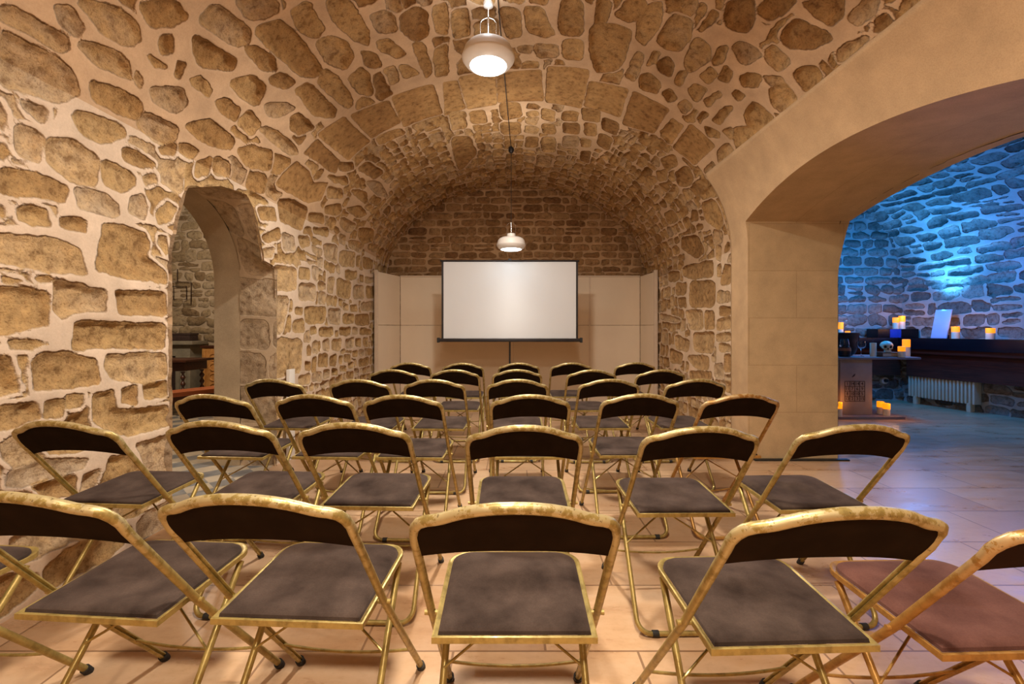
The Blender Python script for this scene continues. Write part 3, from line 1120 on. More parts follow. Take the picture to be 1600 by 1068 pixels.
# ------------------------------------------------------------------ side room on the left
GS = [dict(stones=courses(-7.2, -2.3, 0, 3.2, (.11, .18), (.14, .42), 51, 0.012, .4))]
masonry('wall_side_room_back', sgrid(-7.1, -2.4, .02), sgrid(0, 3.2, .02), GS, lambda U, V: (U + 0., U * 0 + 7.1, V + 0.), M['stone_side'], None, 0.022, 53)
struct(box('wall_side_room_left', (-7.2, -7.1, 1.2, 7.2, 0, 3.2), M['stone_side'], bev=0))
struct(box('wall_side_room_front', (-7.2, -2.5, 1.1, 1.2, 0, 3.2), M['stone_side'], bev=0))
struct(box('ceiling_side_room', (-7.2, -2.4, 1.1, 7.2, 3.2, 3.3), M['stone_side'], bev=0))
# its wall towards the hall, with the door arch cut out
WS = courses(1.2, 7.2, 0, 3.2, (.16, .24), (.2, .4), 55, 0.012, .3)
arcp = [(a, b - (0.3 if b <= 0.001 else 0)) for a, b in arc]
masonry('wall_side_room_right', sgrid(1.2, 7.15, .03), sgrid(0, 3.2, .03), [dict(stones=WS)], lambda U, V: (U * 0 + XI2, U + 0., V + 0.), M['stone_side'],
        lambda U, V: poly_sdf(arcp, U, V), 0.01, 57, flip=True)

# ------------------------------------------------------------------ blue room on the right
YB2 = 7.42


def xr2(y):
    return 6.35 + 0.174 * (YB2 - y)


EB2 = 1.55
_t2 = np.linspace(PI, 0, 801)
_p = np.concatenate([[0], np.cumsum(np.hypot(1.75 * np.diff(np.cos(_t2)), EB2 * np.diff(np.sin(_t2))))])
L2 = _p[-1]
S2_END = 1.9 + L2 + 1.9


def blue_pos(U, V):
    xr = xr2(U)
    c, a = (2.89 + xr) / 2, (xr - 2.89) / 2
    th = np.interp(V - 1.9, _p, _t2)
    xe, ze = c + a * np.cos(th), 1.9 + EB2 * np.sin(th)
    X = np.where(V < 1.9, 2.89, np.where(V > 1.9 + L2, xr, xe))
    Z = np.where(V < 1.9, V, np.where(V > 1.9 + L2, S2_END - V, ze))
    return X, U + 0.0, Z


hp = [(y, z) for y, z in arch_pts]
hp[0] = (A1, -0.3)
hp[-1] = (A0, -0.3)
hp = [(y + (0.012 if y < AY else -0.012) * 0, z) for y, z in hp]
g2 = [dict(stones=courses(0.2, 7.6, 0, 2.0, (.14, .22), (.2, .4), 61, 0.015, .3) +
           courses(0.2, 7.6, 2.0, S2_END - 1.9, (.12, .20), (.2, .46), 62, 0.03, .8) +
           courses(0.2, 7.6, S2_END - 1.9, S2_END, (.13, .22), (.2, .44), 63, 0.015, .5), gap=.014)]
masonry('wall_partition', sgrid(.2, YB2 + .05, .03), sgrid(0, 2.5, .03), g2, blue_pos, M['stone_blue'],
        lambda U, V: poly_sdf(hp, U, V), 0.02, 65, flip=True)
masonry('ceiling_vault', sgrid(.2, YB2 + .05, .02), sgrid(2.5, S2_END - 1.9, .02), g2, blue_pos, M['stone_blue'], None, 0.035, 65, flip=True)
masonry('wall_far_right', sgrid(.2, YB2 + .05, .02), sgrid(S2_END - 1.9, S2_END, .02), g2, blue_pos, M['stone_blue'], None, 0.032, 65, flip=True)
g3 = [dict(stones=courses(2.8, 6.6, 0, 3.6, (.13, .2), (.2, .42), 67, 0.012, .4), gap=.013)]
masonry('wall_blue_room_back', sgrid(2.8, 6.6, .02), sgrid(0, 3.5, .02), g3, lambda U, V: (U + 0., U * 0 + YB2, V + 0.), M['stone_blue'], None, 0.028, 68)
struct(box('wall_blue_room_front', (2.9, 8.0, 0.1, 0.2, 0, 3.6), M['stone_blue'], bev=0))

# ------------------------------------------------------------------ folding chairs
W_TOP = 0.2035


def back_line(z):                                   # the straight tube of the back frame: depth for a height
    if z < 0.443:
        return 0.200 + (0.443 - z) * (0.370 / 0.443)
    return 0.200 - (z - 0.443) * (0.187 / 0.249)


def tube_path():
    L = []
    for z, hw in ((0.012, 0.209), (0.20, 0.207), (0.443, 0.2045), (0.60, 0.2045), (0.655, 0.2045), (0.69, 0.2045), (0.71, 0.2045)):
        L.append((hw, back_line(z), z))
    # shoulder and ogee top rail
    prof = [(0.2032, 0.733), (0.1990, 0.751), (0.189, 0.765), (0.173, 0.7725), (0.156, 0.776), (0.140, 0.781), (0.122, 0.789), (0.100, 0.7975),
            (0.070, 0.805), (0.036, 0.810), (0.0, 0.8115)]
    for x, z in prof:
        bend = 0.012 * (1 - (x / 0.2035) ** 2)
        L.append((x, back_line(z) + 0.004 - bend, z))
    R = [(-x, y, z) for x, y, z in L[:-1]][::-1]
    return L + R


def chan(an):                                       # groove on the inward face of the tube
    a = (an + PI) % (2 * PI) - PI
    if abs(a) < 0.30:
        return 0.30
    if abs(a) < 0.62:
        return 0.98
    return 1.0


def make_chair(name, gold, velvet, vback):
    root = empty(name, (0, 0, 0))
    pth = tube_path()
    bm = bmesh.new()
    sweep(bm, pth, [0.0098 + 0.0016 * min(1, max(0, (p[2] - 0.70) / 0.06)) for p in pth], 14, chan, inward=(0, back_line(0.66), 0.66))
    # keep the groove only where the panel is held and below; the top rail stays round by its own thickness
    mk('back_frame', bm, gold, root)
    # backrest panel: curved sheet with thickness, held in the channel
    bm = bmesh.new()
    top = [p for p in pth if p[2] > 0.70]
    top = sorted(top, key=lambda p: p[0])
    xs = np.linspace(-0.199, 0.199, 33)
    tx = np.array([p[0] for p in top])
    tz = np.array([p[2] for p in top])
    order = np.argsort(tx)
    grid = []
    for x in xs:
        zt = float(np.interp(x, tx[order], tz[order])) - 0.004
        zb = 0.667 + 0.026 * (1 - (abs(x) / 0.199) ** 2.2)
        col = []
        for k in range(7):
            z = zb + (zt - zb) * k / 6
            bend = 0.012 * (1 - (x / 0.2035) ** 2)
            puff = 0.004 * math.sin(PI * k / 6)
            y = back_line(z) + 0.003 - bend
            col.append((bm.verts.new((x, y - 0.005 - puff, z)), bm.verts.new((x, y + 0.005 + puff, z))))
        grid.append(col)
    for a, b in zip(grid, grid[1:]):
        for k in range(6):
            bm.faces.new((a[k][0], b[k][0], b[k + 1][0], a[k + 1][0]))
            bm.faces.new((a[k][1], a[k + 1][1], b[k + 1][1], b[k][1]))
        bm.faces.new((a[0][0], a[0][1], b[0][1], b[0][0]))
        bm.faces.new((a[6][0], b[6][0], b[6][1], a[6][1]))
    for c in (grid[0], grid[-1]):
        for k in range(6):
            bm.faces.new((c[k][0], c[k + 1][0], c[k + 1][1], c[k][1]))
    mk('backrest', bm, vback, root)
    # seat outline
    def outline(inset, nr=6):
        hw, y0, y1 = 0.189 - inset, 0.095 + inset, 0.462 - inset
        r = 0.062 - inset * 0.5
        pts = [(-hw + 0.001, y0), (hw - 0.001, y0)]
        for k in range(nr + 1):
            a = PI / 2 * k / nr
            pts.append((hw + 0.003 - r + r * math.cos(a), y1 - r + r * math.sin(a)))
        for k in range(nr + 1):
            a = PI / 2 + PI / 2 * k / nr
            pts.append((-hw - 0.003 + r + r * math.cos(a), y1 - r + r * math.sin(a)))
        return pts

    def zs(y):
        return 0.452 + (y - 0.095) * 0.045
    bm = bmesh.new()
    o1, o2 = outline(0), outline(0.012)
    n = len(o1)
    R0 = [bm.verts.new((x, y, zs(y) - 0.014)) for x, y in o1]
    R1 = [bm.verts.new((x, y, zs(y))) for x, y in o1]
    R2 = [bm.verts.new((x, y, zs(y) + 0.001)) for x, y in outline(0.004)]
    R3 = [bm.verts.new((x, y, zs(y) - 0.003)) for x, y in o2]
    R4 = [bm.verts.new((x, y, zs(y) - 0.014)) for x, y in o2]
    for A, B in ((R0, R1), (R1, R2), (R2, R3), (R3, R4), (R4, R0)):
        for k in range(n):
            bm.faces.new((A[k], A[(k + 1) % n], B[(k + 1) % n], B[k]))
    sf = mk('seat_frame', bm, gold, root)
    # cushion
    bm = bmesh.new()
    rings = []
    for ins, dz in ((0.0065, -0.004), (0.008, 0.004), (0.016, 0.010), (0.035, 0.0145), (0.07, 0.0165), (0.12, 0.017), (0.165, 0.017)):
        pts = outline(0.0065)
        cx_, cy_ = 0.0, 0.28
        f = 1 - ins / 0.19
        rings.append([bm.verts.new((cx_ + (x - cx_) * f, cy_ + (y - cy_) * f, zs(y) + dz + 0.002 * math.sin(31 * x * f + 17 * y))) for x, y in pts])
    for A, B in zip(rings, rings[1:]):
        for k in range(n):
            bm.faces.new((A[k], A[(k + 1) % n], B[(k + 1) % n], B[k]))
    bm.faces.new(rings[-1])
    bm.faces.new(rings[0][::-1])
    mk('seat', bm, velvet, root)
    # rear leg frame, a U standing on the floor behind
    bm = bmesh.new()
    P = []
    top, bot = Vector((0.180, 0.405, 0.440)), Vector((0.190, 0.072, 0.012))
    P.append(top)
    dirv = (bot - top).normalized()
    rc = 0.05
    P.append(bot - dirv * rc)
    for k in range(1, 6):
        a = PI / 2 * k / 6
        P.append(bot - dirv * rc * (1 - math.sin(a)) + Vector((-1, 0, 0)) * rc * (1 - math.cos(a)))
    P.append(bot + Vector((-rc, 0, 0)))
    P = P + [Vector((-p.x, p.y, p.z)) for p in P[::-1]]
    sweep(bm, P, 0.0095, 10)
    mk('rear_leg_frame', bm, gold, root)
    for s in (-1, 1):
        # rubber sleeve on the floor bar
        bm = bmesh.new()
        sweep(bm, [(s * 0.138, 0.072, 0.0125), (s * 0.114, 0.072, 0.0125)], 0.0122, 10)
        mk('rubber_sleeve', bm, M['rubber'], root)
        # cap at the front foot
        bm = bmesh.new()
        sweep(bm, [(s * 0.2095, back_line(0.0) - 0.004, 0.001), (s * 0.209, back_line(0.022), 0.022)], 0.0142, 12)
        mk('rubber_foot', bm, M['rubber'], root)
        # pivot
        bm = bmesh.new()
        sweep(bm, [(s * 0.184, back_line(0.446), 0.446), (s * 0.2225, back_line(0.446), 0.446)], 0.0062, 10)
        mk('pivot_bolt', bm, gold, root)
        # X brace rod between the rear legs
        bm = bmesh.new()
        a, b = Vector((-s * 0.115, 0.397, 0.432)), Vector((s * 0.184, 0.262, 0.262))
        nn = Vector((0, 0.8, -0.6)) * 0.004 * s
        sweep(bm, [a + nn, b + nn], 0.0036, 8)
        mk('cross_brace', bm, gold, root)
    # bowed stretcher between the front legs
    bm = bmesh.new()
    pts = []
    for k in range(13):
        x = -0.205 + 0.41 * k / 12
        pts.append((x, back_line(0.15) - 0.002, 0.150 - 0.016 * (1 - (x / 0.205) ** 2)))
    sweep(bm, pts, 0.0045, 8)
    mk('stretcher', bm, gold, root)
    return root


def dup(root):
    r = root.copy()
    COL.objects.link(r)
    for ch in list(root.children):
        c = ch.copy()
        COL.objects.link(c)
        c.parent = r
        for g in ch.children:
            d = g.copy()
            COL.objects.link(d)
            d.parent = c
    return r


# (x, y of the origin, turn in degrees) row by row, left to right
ROWS = [
    ('row nearest the viewer', [(-1.68, 0.985, -5), (-1.045, 1.010, -4.5), (-0.547, 0.995, -3), (0.006, 0.932, 0), (0.622, 0.895, 2), (1.115, 0.888, 2)]),
    ('second row from the viewer', [(-1.667, 1.73, -4), (-1.09, 1.73, -3), (-0.58, 1.70, -2), (0.044, 1.655, 0), (0.665, 1.635, 1), (1.228, 1.67, 2)]),
    ('third row from the viewer', [(-1.555, 2.40, -4), (-1.03, 2.40, -3), (-0.565, 2.39, -2), (0.095, 2.40, 0), (0.675, 2.43, 1), (1.20, 2.42, 3)]),
    ('fourth row from the viewer', [(-1.62, 3.13, -4), (-1.03, 3.11, -2), (-0.525, 3.11, -2), (0.037, 3.12, 0), (0.66, 3.13, 1), (1.25, 3.13, 2)]),
    ('second row from the screen', [(-1.00, 3.87, -2), (-0.482, 3.86, -1), (0.043, 3.87, 0), (0.668, 3.85, 1), (1.25, 3.86, 2)]),
    ('row nearest the screen', [(-1.035, 4.66, -2), (-0.495, 4.60, -1), (0.070, 4.63, 0), (0.600, 4.65, 1), (1.262, 4.70, 2)]),
]
ORD = ['first', 'second', 'third', 'fourth', 'fifth', 'sixth']
base = make_chair('folding_chair', M['gold'], M['velvet'], M['velvet_back'])
base_c = make_chair('folding_chair', M['copper'], M['velvet_red'], M['velvet_back_red'])
base_o = make_chair('folding_chair', M['copper'], M['velvet'], M['velvet_back'])
first = {'g': True, 'c': True, 'o': True}
for ri, (rn, lst) in enumerate(ROWS):
    for ci, (x, y, a) in enumerate(lst):
        kind = 'g'
        lab = 'gold and dark velvet folding chair, %s from left, %s' % (ORD[ci], rn)
        if ri == 0 and ci == 5:
            kind, lab = 'c', 'coppery folding chair with plum-brown velvet, cut by the right edge, nearest row'
        if ri == 2 and ci == 5:
            kind, lab = 'o', 'folding chair with orange-tinted gold frame, right end of third row, before the smooth pillar'
        src = {'g': base, 'c': base_c, 'o': base_o}[kind]
        if first[kind]:
            c = src
            first[kind] = False
        else:
            c = dup(src)
        c.location = (x, y, 0)
        c.rotation_euler = (0, 0, math.radians(a))
        if ri == 0 and ci in (3, 4):
            c.scale = (1, 1, 1.008 if ci == 3 else 1.016)
        tag(c, lab, 'chair', 'gold folding chairs set in rows before the screen')

# ------------------------------------------------------------------ pendant lamps
def pendant(name, x, y, zl, zc, label, cordmat):
    """zl = height of the lens, zc = ceiling height above"""
    r = empty(name, (x, y, zl))
    R = 0.185
    bm = bmesh.new()
    lathe(bm, [(0.128, 0.004), (0.134, 0.006), (0.160, 0.022), (R - .004, 0.050), (R, 0.062), (R - 0.003, 0.071), (R - 0.010, 0.074),
               (R - 0.013, 0.095), (R - 0.020, 0.118), (R - 0.036, 0.138), (0.125, 0.150), (0.085, 0.158), (0.054, 0.163), (0.050, 0.202), (0.030, 0.207), (0.0, 0.208)], 48)
    mk('lamp_shade', bm, M['lamp_white'], r)
    bm = bmesh.new()
    lathe(bm, [(0.0, -0.004), (0.06, -0.003), (0.11, 0.0), (0.130, 0.006), (0.120, 0.012)], 48)
    mk('lamp_lens', bm, M['lens'], r)
    bm = bmesh.new()
    pts = [(-0.054, 0, 0.165), (-0.056, 0, 0.295)] + [(-0.056 * math.cos(a), 0, 0.295 + 0.045 * math.sin(a)) for a in np.linspace(0.3, PI - 0.3, 8)] + [(0.056, 0, 0.295), (0.054, 0, 0.165)]
    sweep(bm, pts, 0.0024, 8)
    mk('handle', bm, M['chrome'], r)
    bm = bmesh.new()
    lathe(bm, [(0.0, 0.206), (0.007, 0.207), (0.007, 0.345), (0.0, 0.346)], 12)
    mk('stem', bm, M['chrome'], r)
    bm = bmesh.new()
    sweep(bm, [(0, 0, 0.345), (0, 0, zc - zl - 0.03)], 0.0035, 8)
    mk('cord', bm, cordmat, r)
    bm = bmesh.new()
    h = zc - zl
    k_ = 1.0 if zl < 2.5 else 0.4
    lathe(bm, [(0.0, h - 0.065 * k_), (0.02, h - 0.06 * k_), (0.034, h - 0.035 * k_), (0.036, h + 0.01), (0.0, h + 0.012)], 20)
    mk('canopy', bm, M['black'] if zl < 2.5 else M['plastic_white'], r)
    return tag(r, label, 'lamp', 'white domed pendant lamps')


def vault_z(x):
    return ZS + EB * math.sqrt(1 - ((x - EC) / EA) ** 2)


labs = ['large white domed pendant lamp hanging near the top edge, above the chairs',
        'white domed pendant lamp hanging on a long black cord in front of the screen',
        'assumed unseen pendant lamp, added to light the nearest chairs from above',
        'assumed unseen pendant lamp, added behind the viewer to light the hall']
for i, (x, y, z, e) in enumerate(PENDANTS):
    pendant('pendant_lamp', x, y, z, vault_z(x) + 0.005, labs[i], M['plastic_white'] if i != 1 else M['cord'])
bm = bmesh.new()
sweep(bm, [(-0.01 - 0.036 * t * 2.4, 5.70 - 2.6 * t, vault_z(0) - 0.012 - 0.02 * math.sin(PI * t)) for t in np.linspace(0, 1, 12)], 0.004, 8)
tag(mk('ceiling_cable', bm, M['cord']), 'thin black cable running along the vault between the two pendant lamps', 'cable')

# ------------------------------------------------------------------ cream partition boards behind the screen
PD = 7.12
H = 1.975


def board(name, p0, p1, h, label, seams=True):
    """upright board from p0 to p1 (x,y), 3 cm thick, with a raised edge and a horizontal seam"""
    a, b = Vector((p0[0], p0[1], 0)), Vector((p1[0], p1[1], 0))
    L = (b - a).length
    r = empty(name, a, math.atan2(b.y - a.y, b.x - a.x))
    bm = bmesh.new()
    add_box(bm, 0, L, 0, 0.028, 0, 1.22 - .0025, 0.0025)
    add_box(bm, 0, L, 0, 0.028, 1.22 + .0025, h, 0.0025)
    mk('board', bm, M['panel'], r)
    return r


r = board('partition_board', (-1.745, PD), (0.02, PD), H, '')
tag(r, 'cream back partition board left of centre, half hidden by the screen', 'partition')
box('edge_trim', (0, 1.765, -0.012, 0.03, H, H + 0.022), M['panel_edge'], r, 0.002)
r = board('partition_board', (0.022, PD), (2.0, PD), H, '')
tag(r, 'cream back partition board right of centre, beside the screen', 'partition')
box('edge_trim', (0, 1.978, -0.012, 0.03, H, H + 0.022), M['panel_edge'], r, 0.002)
box('joint_strip', (1.18, 1.205, -0.010, 0.0, 0.0, H), M['panel_edge'], r, 0.002)
r = board('partition_board', (-1.93, 6.53), (-1.75, PD - .005), H + .01, '')
tag(r, 'narrow cream partition wing angled against the left stone wall', 'partition')
box('edge_trim', (-0.03, 0.0, -0.014, 0.034, 0, H + 0.03), M['panel_edge'], r, 0.003)
r = board('partition_board', (2.005, PD - .005), (2.065, 6.53), H + .01, '')
tag(r, 'narrow cream partition wing standing against the right stone wall', 'partition')
box('edge_trim', (0.588, 0.62, -0.034, 0.014, 0, H + 0.03), M['panel_edge'], r, 0.003)

# ------------------------------------------------------------------ tripod projection screen
SD = 6.0
sx0, sx1 = px(691.5, SD), px(901.5, SD)
sz0, sz1 = pz(529, SD), pz(408, SD)
scx = px(796.5, SD)
r = empty('projection_screen', (scx, SD, 0))
tag(r, 'white projection screen with black border on a tripod before the cream boards', 'projection screen')
hw = (sx1 - sx0) / 2
box('screen_fabric', (-hw + .012, hw - .012, -0.003, 0.003, sz0, sz1 - .006), M['screen'], r, 0)
bm = bmesh.new()
for s in (-1, 1):
    add_box(bm, s * hw - 0.013, s * hw + 0.013, -0.005, 0.005, sz0, sz1)
mk('border', bm, M['black'], r)
bm = bmesh.new()
sweep(bm, [(-hw - 0.03, 0, sz1 + .004), (hw + 0.03, 0, sz1 + .004)], 0.013, 12)
mk('top_bar', bm, M['black'], r)
bm = bmesh.new()
add_box(bm, -hw - 0.055, hw + 0.065, -0.035, 0.035, sz0 - 0.040, sz0 + 0.006, 0.012)
cs = mk('case', bm, M['black'], r)
bm = bmesh.new()
for s in (-1, 1):
    add_box(bm, s * (hw + .055) - .014, s * (hw + .055) + .014, -0.042, 0.042, sz0 - 0.050, sz0 + 0.014, 0.006)
mk('end_cap', bm, M['rubber'], cs)
bm = bmesh.new()
sweep(bm, [(0, 0.045, 0.22), (0, 0.045, sz1 + 0.03)], 0.011, 10)
mk('pole', bm, M['black'], r)
for k in range(3):
    a = PI / 2 + k * 2 * PI / 3
    bm = bmesh.new()
    sweep(bm, [(0.01 * math.cos(a), 0.045 + 0.01 * math.sin(a), 0.62), (0.36 * math.cos(a), 0.045 + 0.36 * math.sin(a), 0.012)], 0.009, 8)
    mk('leg', bm, M['black'], r)
bm = bmesh.new()
add_box(bm, -0.02, 0.02, 0.0, 0.05, sz1 + .012, sz1 + .035, .004)
mk('hook', bm, M['black'], r)

# wall-box and cable cover at the foot of the left wall
o = box('cable_box', (-1.985, -1.955, px(0, 1) * 0 + 4.00, 4.10, 0.0, 0.80), M['plastic_white'], None, .004)
tag(o, 'narrow white cable cover on the left wall beside the door jamb', 'cable cover')

# ------------------------------------------------------------------ side room furniture (seen through the doorway)
r = empty('writing_table', (-4.50, 6.05, 0))
tag(r, 'dark wooden table with twisted legs seen through the left doorway', 'table')
box('table_top', (-0.62, 0.36, -0.28, 0.28, 0.735, 0.765), M['dark_wood'], r, .006)
box('apron', (-0.55, 0.30, -0.22, 0.22, 0.62, 0.734), M['dark_wood'], r, .004)
for sx in (-0.50, 0.255):
    for sy in (-0.18, 0.18):
        bm = bmesh.new()
        prof = [(0.0, 0.0), (0.03, 0.0), (0.034, 0.06), (0.02, 0.08)]
        for k in range(40):
            prof.append((0.021 + 0.010 * math.sin(k * 0.95), 0.09 + k * 0.0128))
        prof += [(0.034, 0.61), (0.0, 0.612)]
        lathe(bm, prof, 14, (sx, sy))
        mk('leg', bm, M['dark_wood'], r)
r = empty('bench', (-3.62, 5.25, 0), math.radians(62))
tag(r, 'red-brown wooden bench slanting across the left doorway', 'bench')
box('seat', (-0.9, 0.9, -0.14, 0.14, 0.42, 0.47), M['red_wood'], r, .008)
box('apron', (-0.86, 0.86, -0.11, -0.08, 0.33, 0.419), M['dark_wood'], r, .003)
for sx in (-0.78, 0.78):
    box('leg', (sx - .025, sx + .025, -0.12, 0.12, 0.0, 0.419), M['dark_wood'], r, .004)
r = empty('fireplace', (-5.43, 6.90, 0))
tag(r, 'grey-green stone fireplace against the back wall of the side room', 'fireplace')
box('mantel_shelf', (-0.78, 0.72, -0.20, 0.15, 0.93, 0.985), M['fireplace'], r, .01)
box('lintel', (-0.72, 0.64, -0.13, 0.15, 0.76, 0.93), M['fireplace'], r, .006)
for sx in (-0.72, 0.42):
    o = box('pilaster', (sx, sx + .22, -0.13, 0.15, 0.0, 0.76), M['fireplace'], r, .006)
    bm = bmesh.new()
    for k in range(3):
        add_box(bm, sx + .035 + k * .055, sx + .065 + k * .055, -0.142, -0.128, 0.08, 0.70, .003)
    mk('fluting', bm, M['fireplace'], o)
box('hearth', (-0.50, 0.42, 0.10, 0.14, 0.0, 0.76), M['rust_box'], r, 0)
r = empty('storage_box', (-4.95, 6.84, 0.985))
tag(r, 'small dark rusty box standing on the mantel shelf', 'box')
box('box', (-0.165, 0.165, -0.08, 0.10, 0, 0.085), M['rust_box'], r, .01)
box('lid', (-0.17, 0.17, -0.085, 0.105, 0.086, 0.115), M['rust_box'], r, .01)
r = empty('carved_panel', (-4.47, 6.86, 0))
tag(r, 'orange carved wooden panel standing beside the fireplace', 'carved panel')
box('board', (-0.19, 0.22, -0.02, 0.02, 0, 0.88), M['gilt_wood'], r, .004)
bm = bmesh.new()
add_box(bm, -0.15, -0.13, -0.035, -0.018, 0.05, 0.84, .004)
add_box(bm, 0.12, 0.14, -0.035, -0.018, 0.05, 0.84, .004)
for k in range(5):
    pts = [(-0.005 + 0.07 * math.cos(a), -0.024, 0.14 + k * 0.15 + 0.055 * math.sin(a)) for a in np.linspace(0, 2 * PI, 15)[:-1]]
    sweep(bm, pts, 0.012, 6, closed=True)
mk('carving', bm, M['gilt_wood'], r)
box('cap', (-0.21, 0.24, -0.04, 0.03, 0.88, 0.915), M['dark_wood'], r, .004)
r = empty('wall_frame', (-5.14, 7.045, 1.72))
tag(r, 'thin dark square metal frame hung on the side room wall', 'wall frame')
bm = bmesh.new()
for q in (0.17, 0.10):
    sweep(bm, [(-q, 0, -q), (q, 0, -q), (q, 0, q), (-q, 0, q)], 0.007, 6, closed=True)
mk('frame', bm, M['iron'], r)
bm = bmesh.new()
sweep(bm, [(-0.04, 0, 0.17), (-0.04, 0, 0.37)], 0.006, 6)
mk('hanging_rod', bm, M['iron'], r)

# ------------------------------------------------------------------ blue room: ledge, panelling, radiator
def along(d, off):                                   # point at depth d, off metres in front of the right wall
    return (xr2(d) - off, d)


def strip(name, off0, off1, z0, z1, material, d0=2.2, d1=7.15, parent=None):
    bm = bmesh.new()
    vs = []
    for z in (z0, z1):
        for d, o_ in ((d0, off0), (d1, off0), (d1, off1), (d0, off1)):
            x, y = along(d, o_)
            vs.append(bm.verts.new((x, y, z)))
    for f in ((0, 1, 2, 3), (7, 6, 5, 4), (0, 4, 5, 1), (1, 5, 6, 2), (2, 6, 7, 3), (3, 7, 4, 0)):
        bm.faces.new([vs[i] for i in f])
    return mk(name, bm, material, parent, smooth=False)


r = empty('wall_ledge', (0, 0, 0))
tag(r, 'long black-topped ledge over dark red panelling on the far right wall', 'ledge')
strip('ledge_top', -0.03, 0.36, 0.86, 1.025, M['navy'], parent=r)
strip('panelling', -0.03, 0.20, 0.43, 0.859, M['panel_wood'], parent=r)
strip('rail', 0.201, 0.30, 0.79, 0.859, M['panel_wood'], parent=r)
r = empty('wall_ledge', (0, 0, 0))
tag(r, 'black-topped ledge with dark panelling along the blue room back wall, behind the table', 'ledge')
box('ledge_top', (2.95, 6.03, 7.10, 7.42, 0.86, 1.024), M['navy'], r, .003)
box('panelling', (2.95, 6.19, 7.25, 7.42, 0.43, 0.859), M['panel_wood'], r, .003)
box('rail', (2.95, 6.10, 7.16, 7.249, 0.79, 0.859), M['panel_wood'], r, .003)

# radiator
r = empty('radiator', (along(6.73, 0.05)[0], 6.73, 0), math.atan2(1, -0.174) - PI / 2 * 0)
tag(r, 'cream cast-iron radiator on short feet below the panelling', 'radiator')
NSEC, RL = 19, 0.86
for k in range(NSEC):
    x = -RL / 2 + RL * k / (NSEC - 1)
    bm = bmesh.new()
    add_box(bm, x - 0.0135, x + 0.0135, -0.0, 0.125, 0.115, 0.43, 0.010)
    mk('section', bm, M['radiator'], r)
bm = bmesh.new()
for z in (0.16, 0.385):
    sweep(bm, [(-RL / 2, 0.07, z), (RL / 2, 0.07, z)], 0.022, 10)
mk('pipe', bm, M['radiator'], r)
for x in (-0.36, 0.36):
    box('foot', (x - 0.025, x + 0.025, 0.03, 0.11, 0.0, 0.13), M['radiator'], r, .005)
r.rotation_euler = (0, 0, math.atan2(1.0, -0.174))

# wall socket
X_, Y_ = px(1384, 7.35), 7.36
r = empty('wall_socket', (X_, Y_, pz(595, 7.3)))
tag(r, 'round white wall socket with a black plug under the back panelling', 'socket')
bm = bmesh.new()
sweep(bm, [(0, 0.0, 0), (0, 0.05, 0)], 0.055, 20)
mk('socket_plate', bm, M['plastic_white'], r)
bm = bmesh.new()
sweep(bm, [(0, -0.035, 0), (0, 0.0, 0)], 0.026, 14)
mk('plug', bm, M['rubber'], r)

# ------------------------------------------------------------------ the stone table and what stands on it
TZ = 0.79
r = empty('pedestal_table', (4.53, 6.2, 0))
tag(r, 'pale cement pedestal table with engraved number square in the blue room', 'table')
box('table_top', (-0.82, 0.82, -0.25, 0.40, TZ - .028, TZ), M['cement_top'], r, .004)
ped = box('pedestal', (-0.215, 0.205, -0.22, 0.26, 0.035, TZ - .028), M['cement'], r, .006)
box('plinth', (-0.50, 0.52, -0.36, 0.40, 0.0, 0.034), M['cement_top'], r, .006)
# engraved square, four by four
gx0, gx1 = px(1320, 5.98) - 4.53, px(1351, 5.98) - 4.53
gz1, gz0 = pz(595.5, 5.98), pz(626.5, 5.98)
bm = bmesh.new()
for k in range(5):
    x = gx0 + (gx1 - gx0) * k / 4
    z = gz0 + (gz1 - gz0) * k / 4
    add_box(bm, x - .0035, x + .0035, -0.2225, -0.2195, gz0, gz1)
    add_box(bm, gx0, gx1, -0.2228, -0.2195, z - .0035, z + .0035)
mk('engraved_grid', bm, M['engrave'], ped, smooth=False)
NUM = [['1', '14', '14', '4'], ['11', '7', '6', '9'], ['8', '10', '10', '5'], ['13', '2', '3', '15']]
bmn = bmesh.new()
for i, row in enumerate(NUM):
    for j, t_ in enumerate(row):
        fc = bpy.data.curves.new('number_outline', 'FONT')
        fc.body = t_
        fc.size = 0.055
        fc.align_x = 'CENTER'
        fc.align_y = 'CENTER'
        fc.extrude = 0.001
        fc.offset = 0.0008
        fo = bpy.data.objects.new('number_outline', fc)
        me = bpy.data.meshes.new_from_object(fo)
        me.transform(Matrix.Translation((gx0 + (gx1 - gx0) * (j + .5) / 4, -0.2215, gz1 - (gz1 - gz0) * (i + .5) / 4)) @ Matrix.Rotation(PI / 2, 4, 'X'))
        bmn.from_mesh(me)
        bpy.data.objects.remove(fo)
        bpy.data.curves.remove(fc)
        bpy.data.meshes.remove(me)
mk('engraved_numbers', bmn, M['engrave'], ped, smooth=False)
bm = bmesh.new()
mx, mz = px(1334, 5.98) - 4.53, pz(587, 5.98)
sweep(bm, [(mx - .022, -0.221, mz - .018), (mx + .002, -0.221, mz + .004), (mx + .02, -0.221, mz + .028)], [.003, .010, .002], 6)
mk('engraved_mark', bm, M['engrave'], ped)


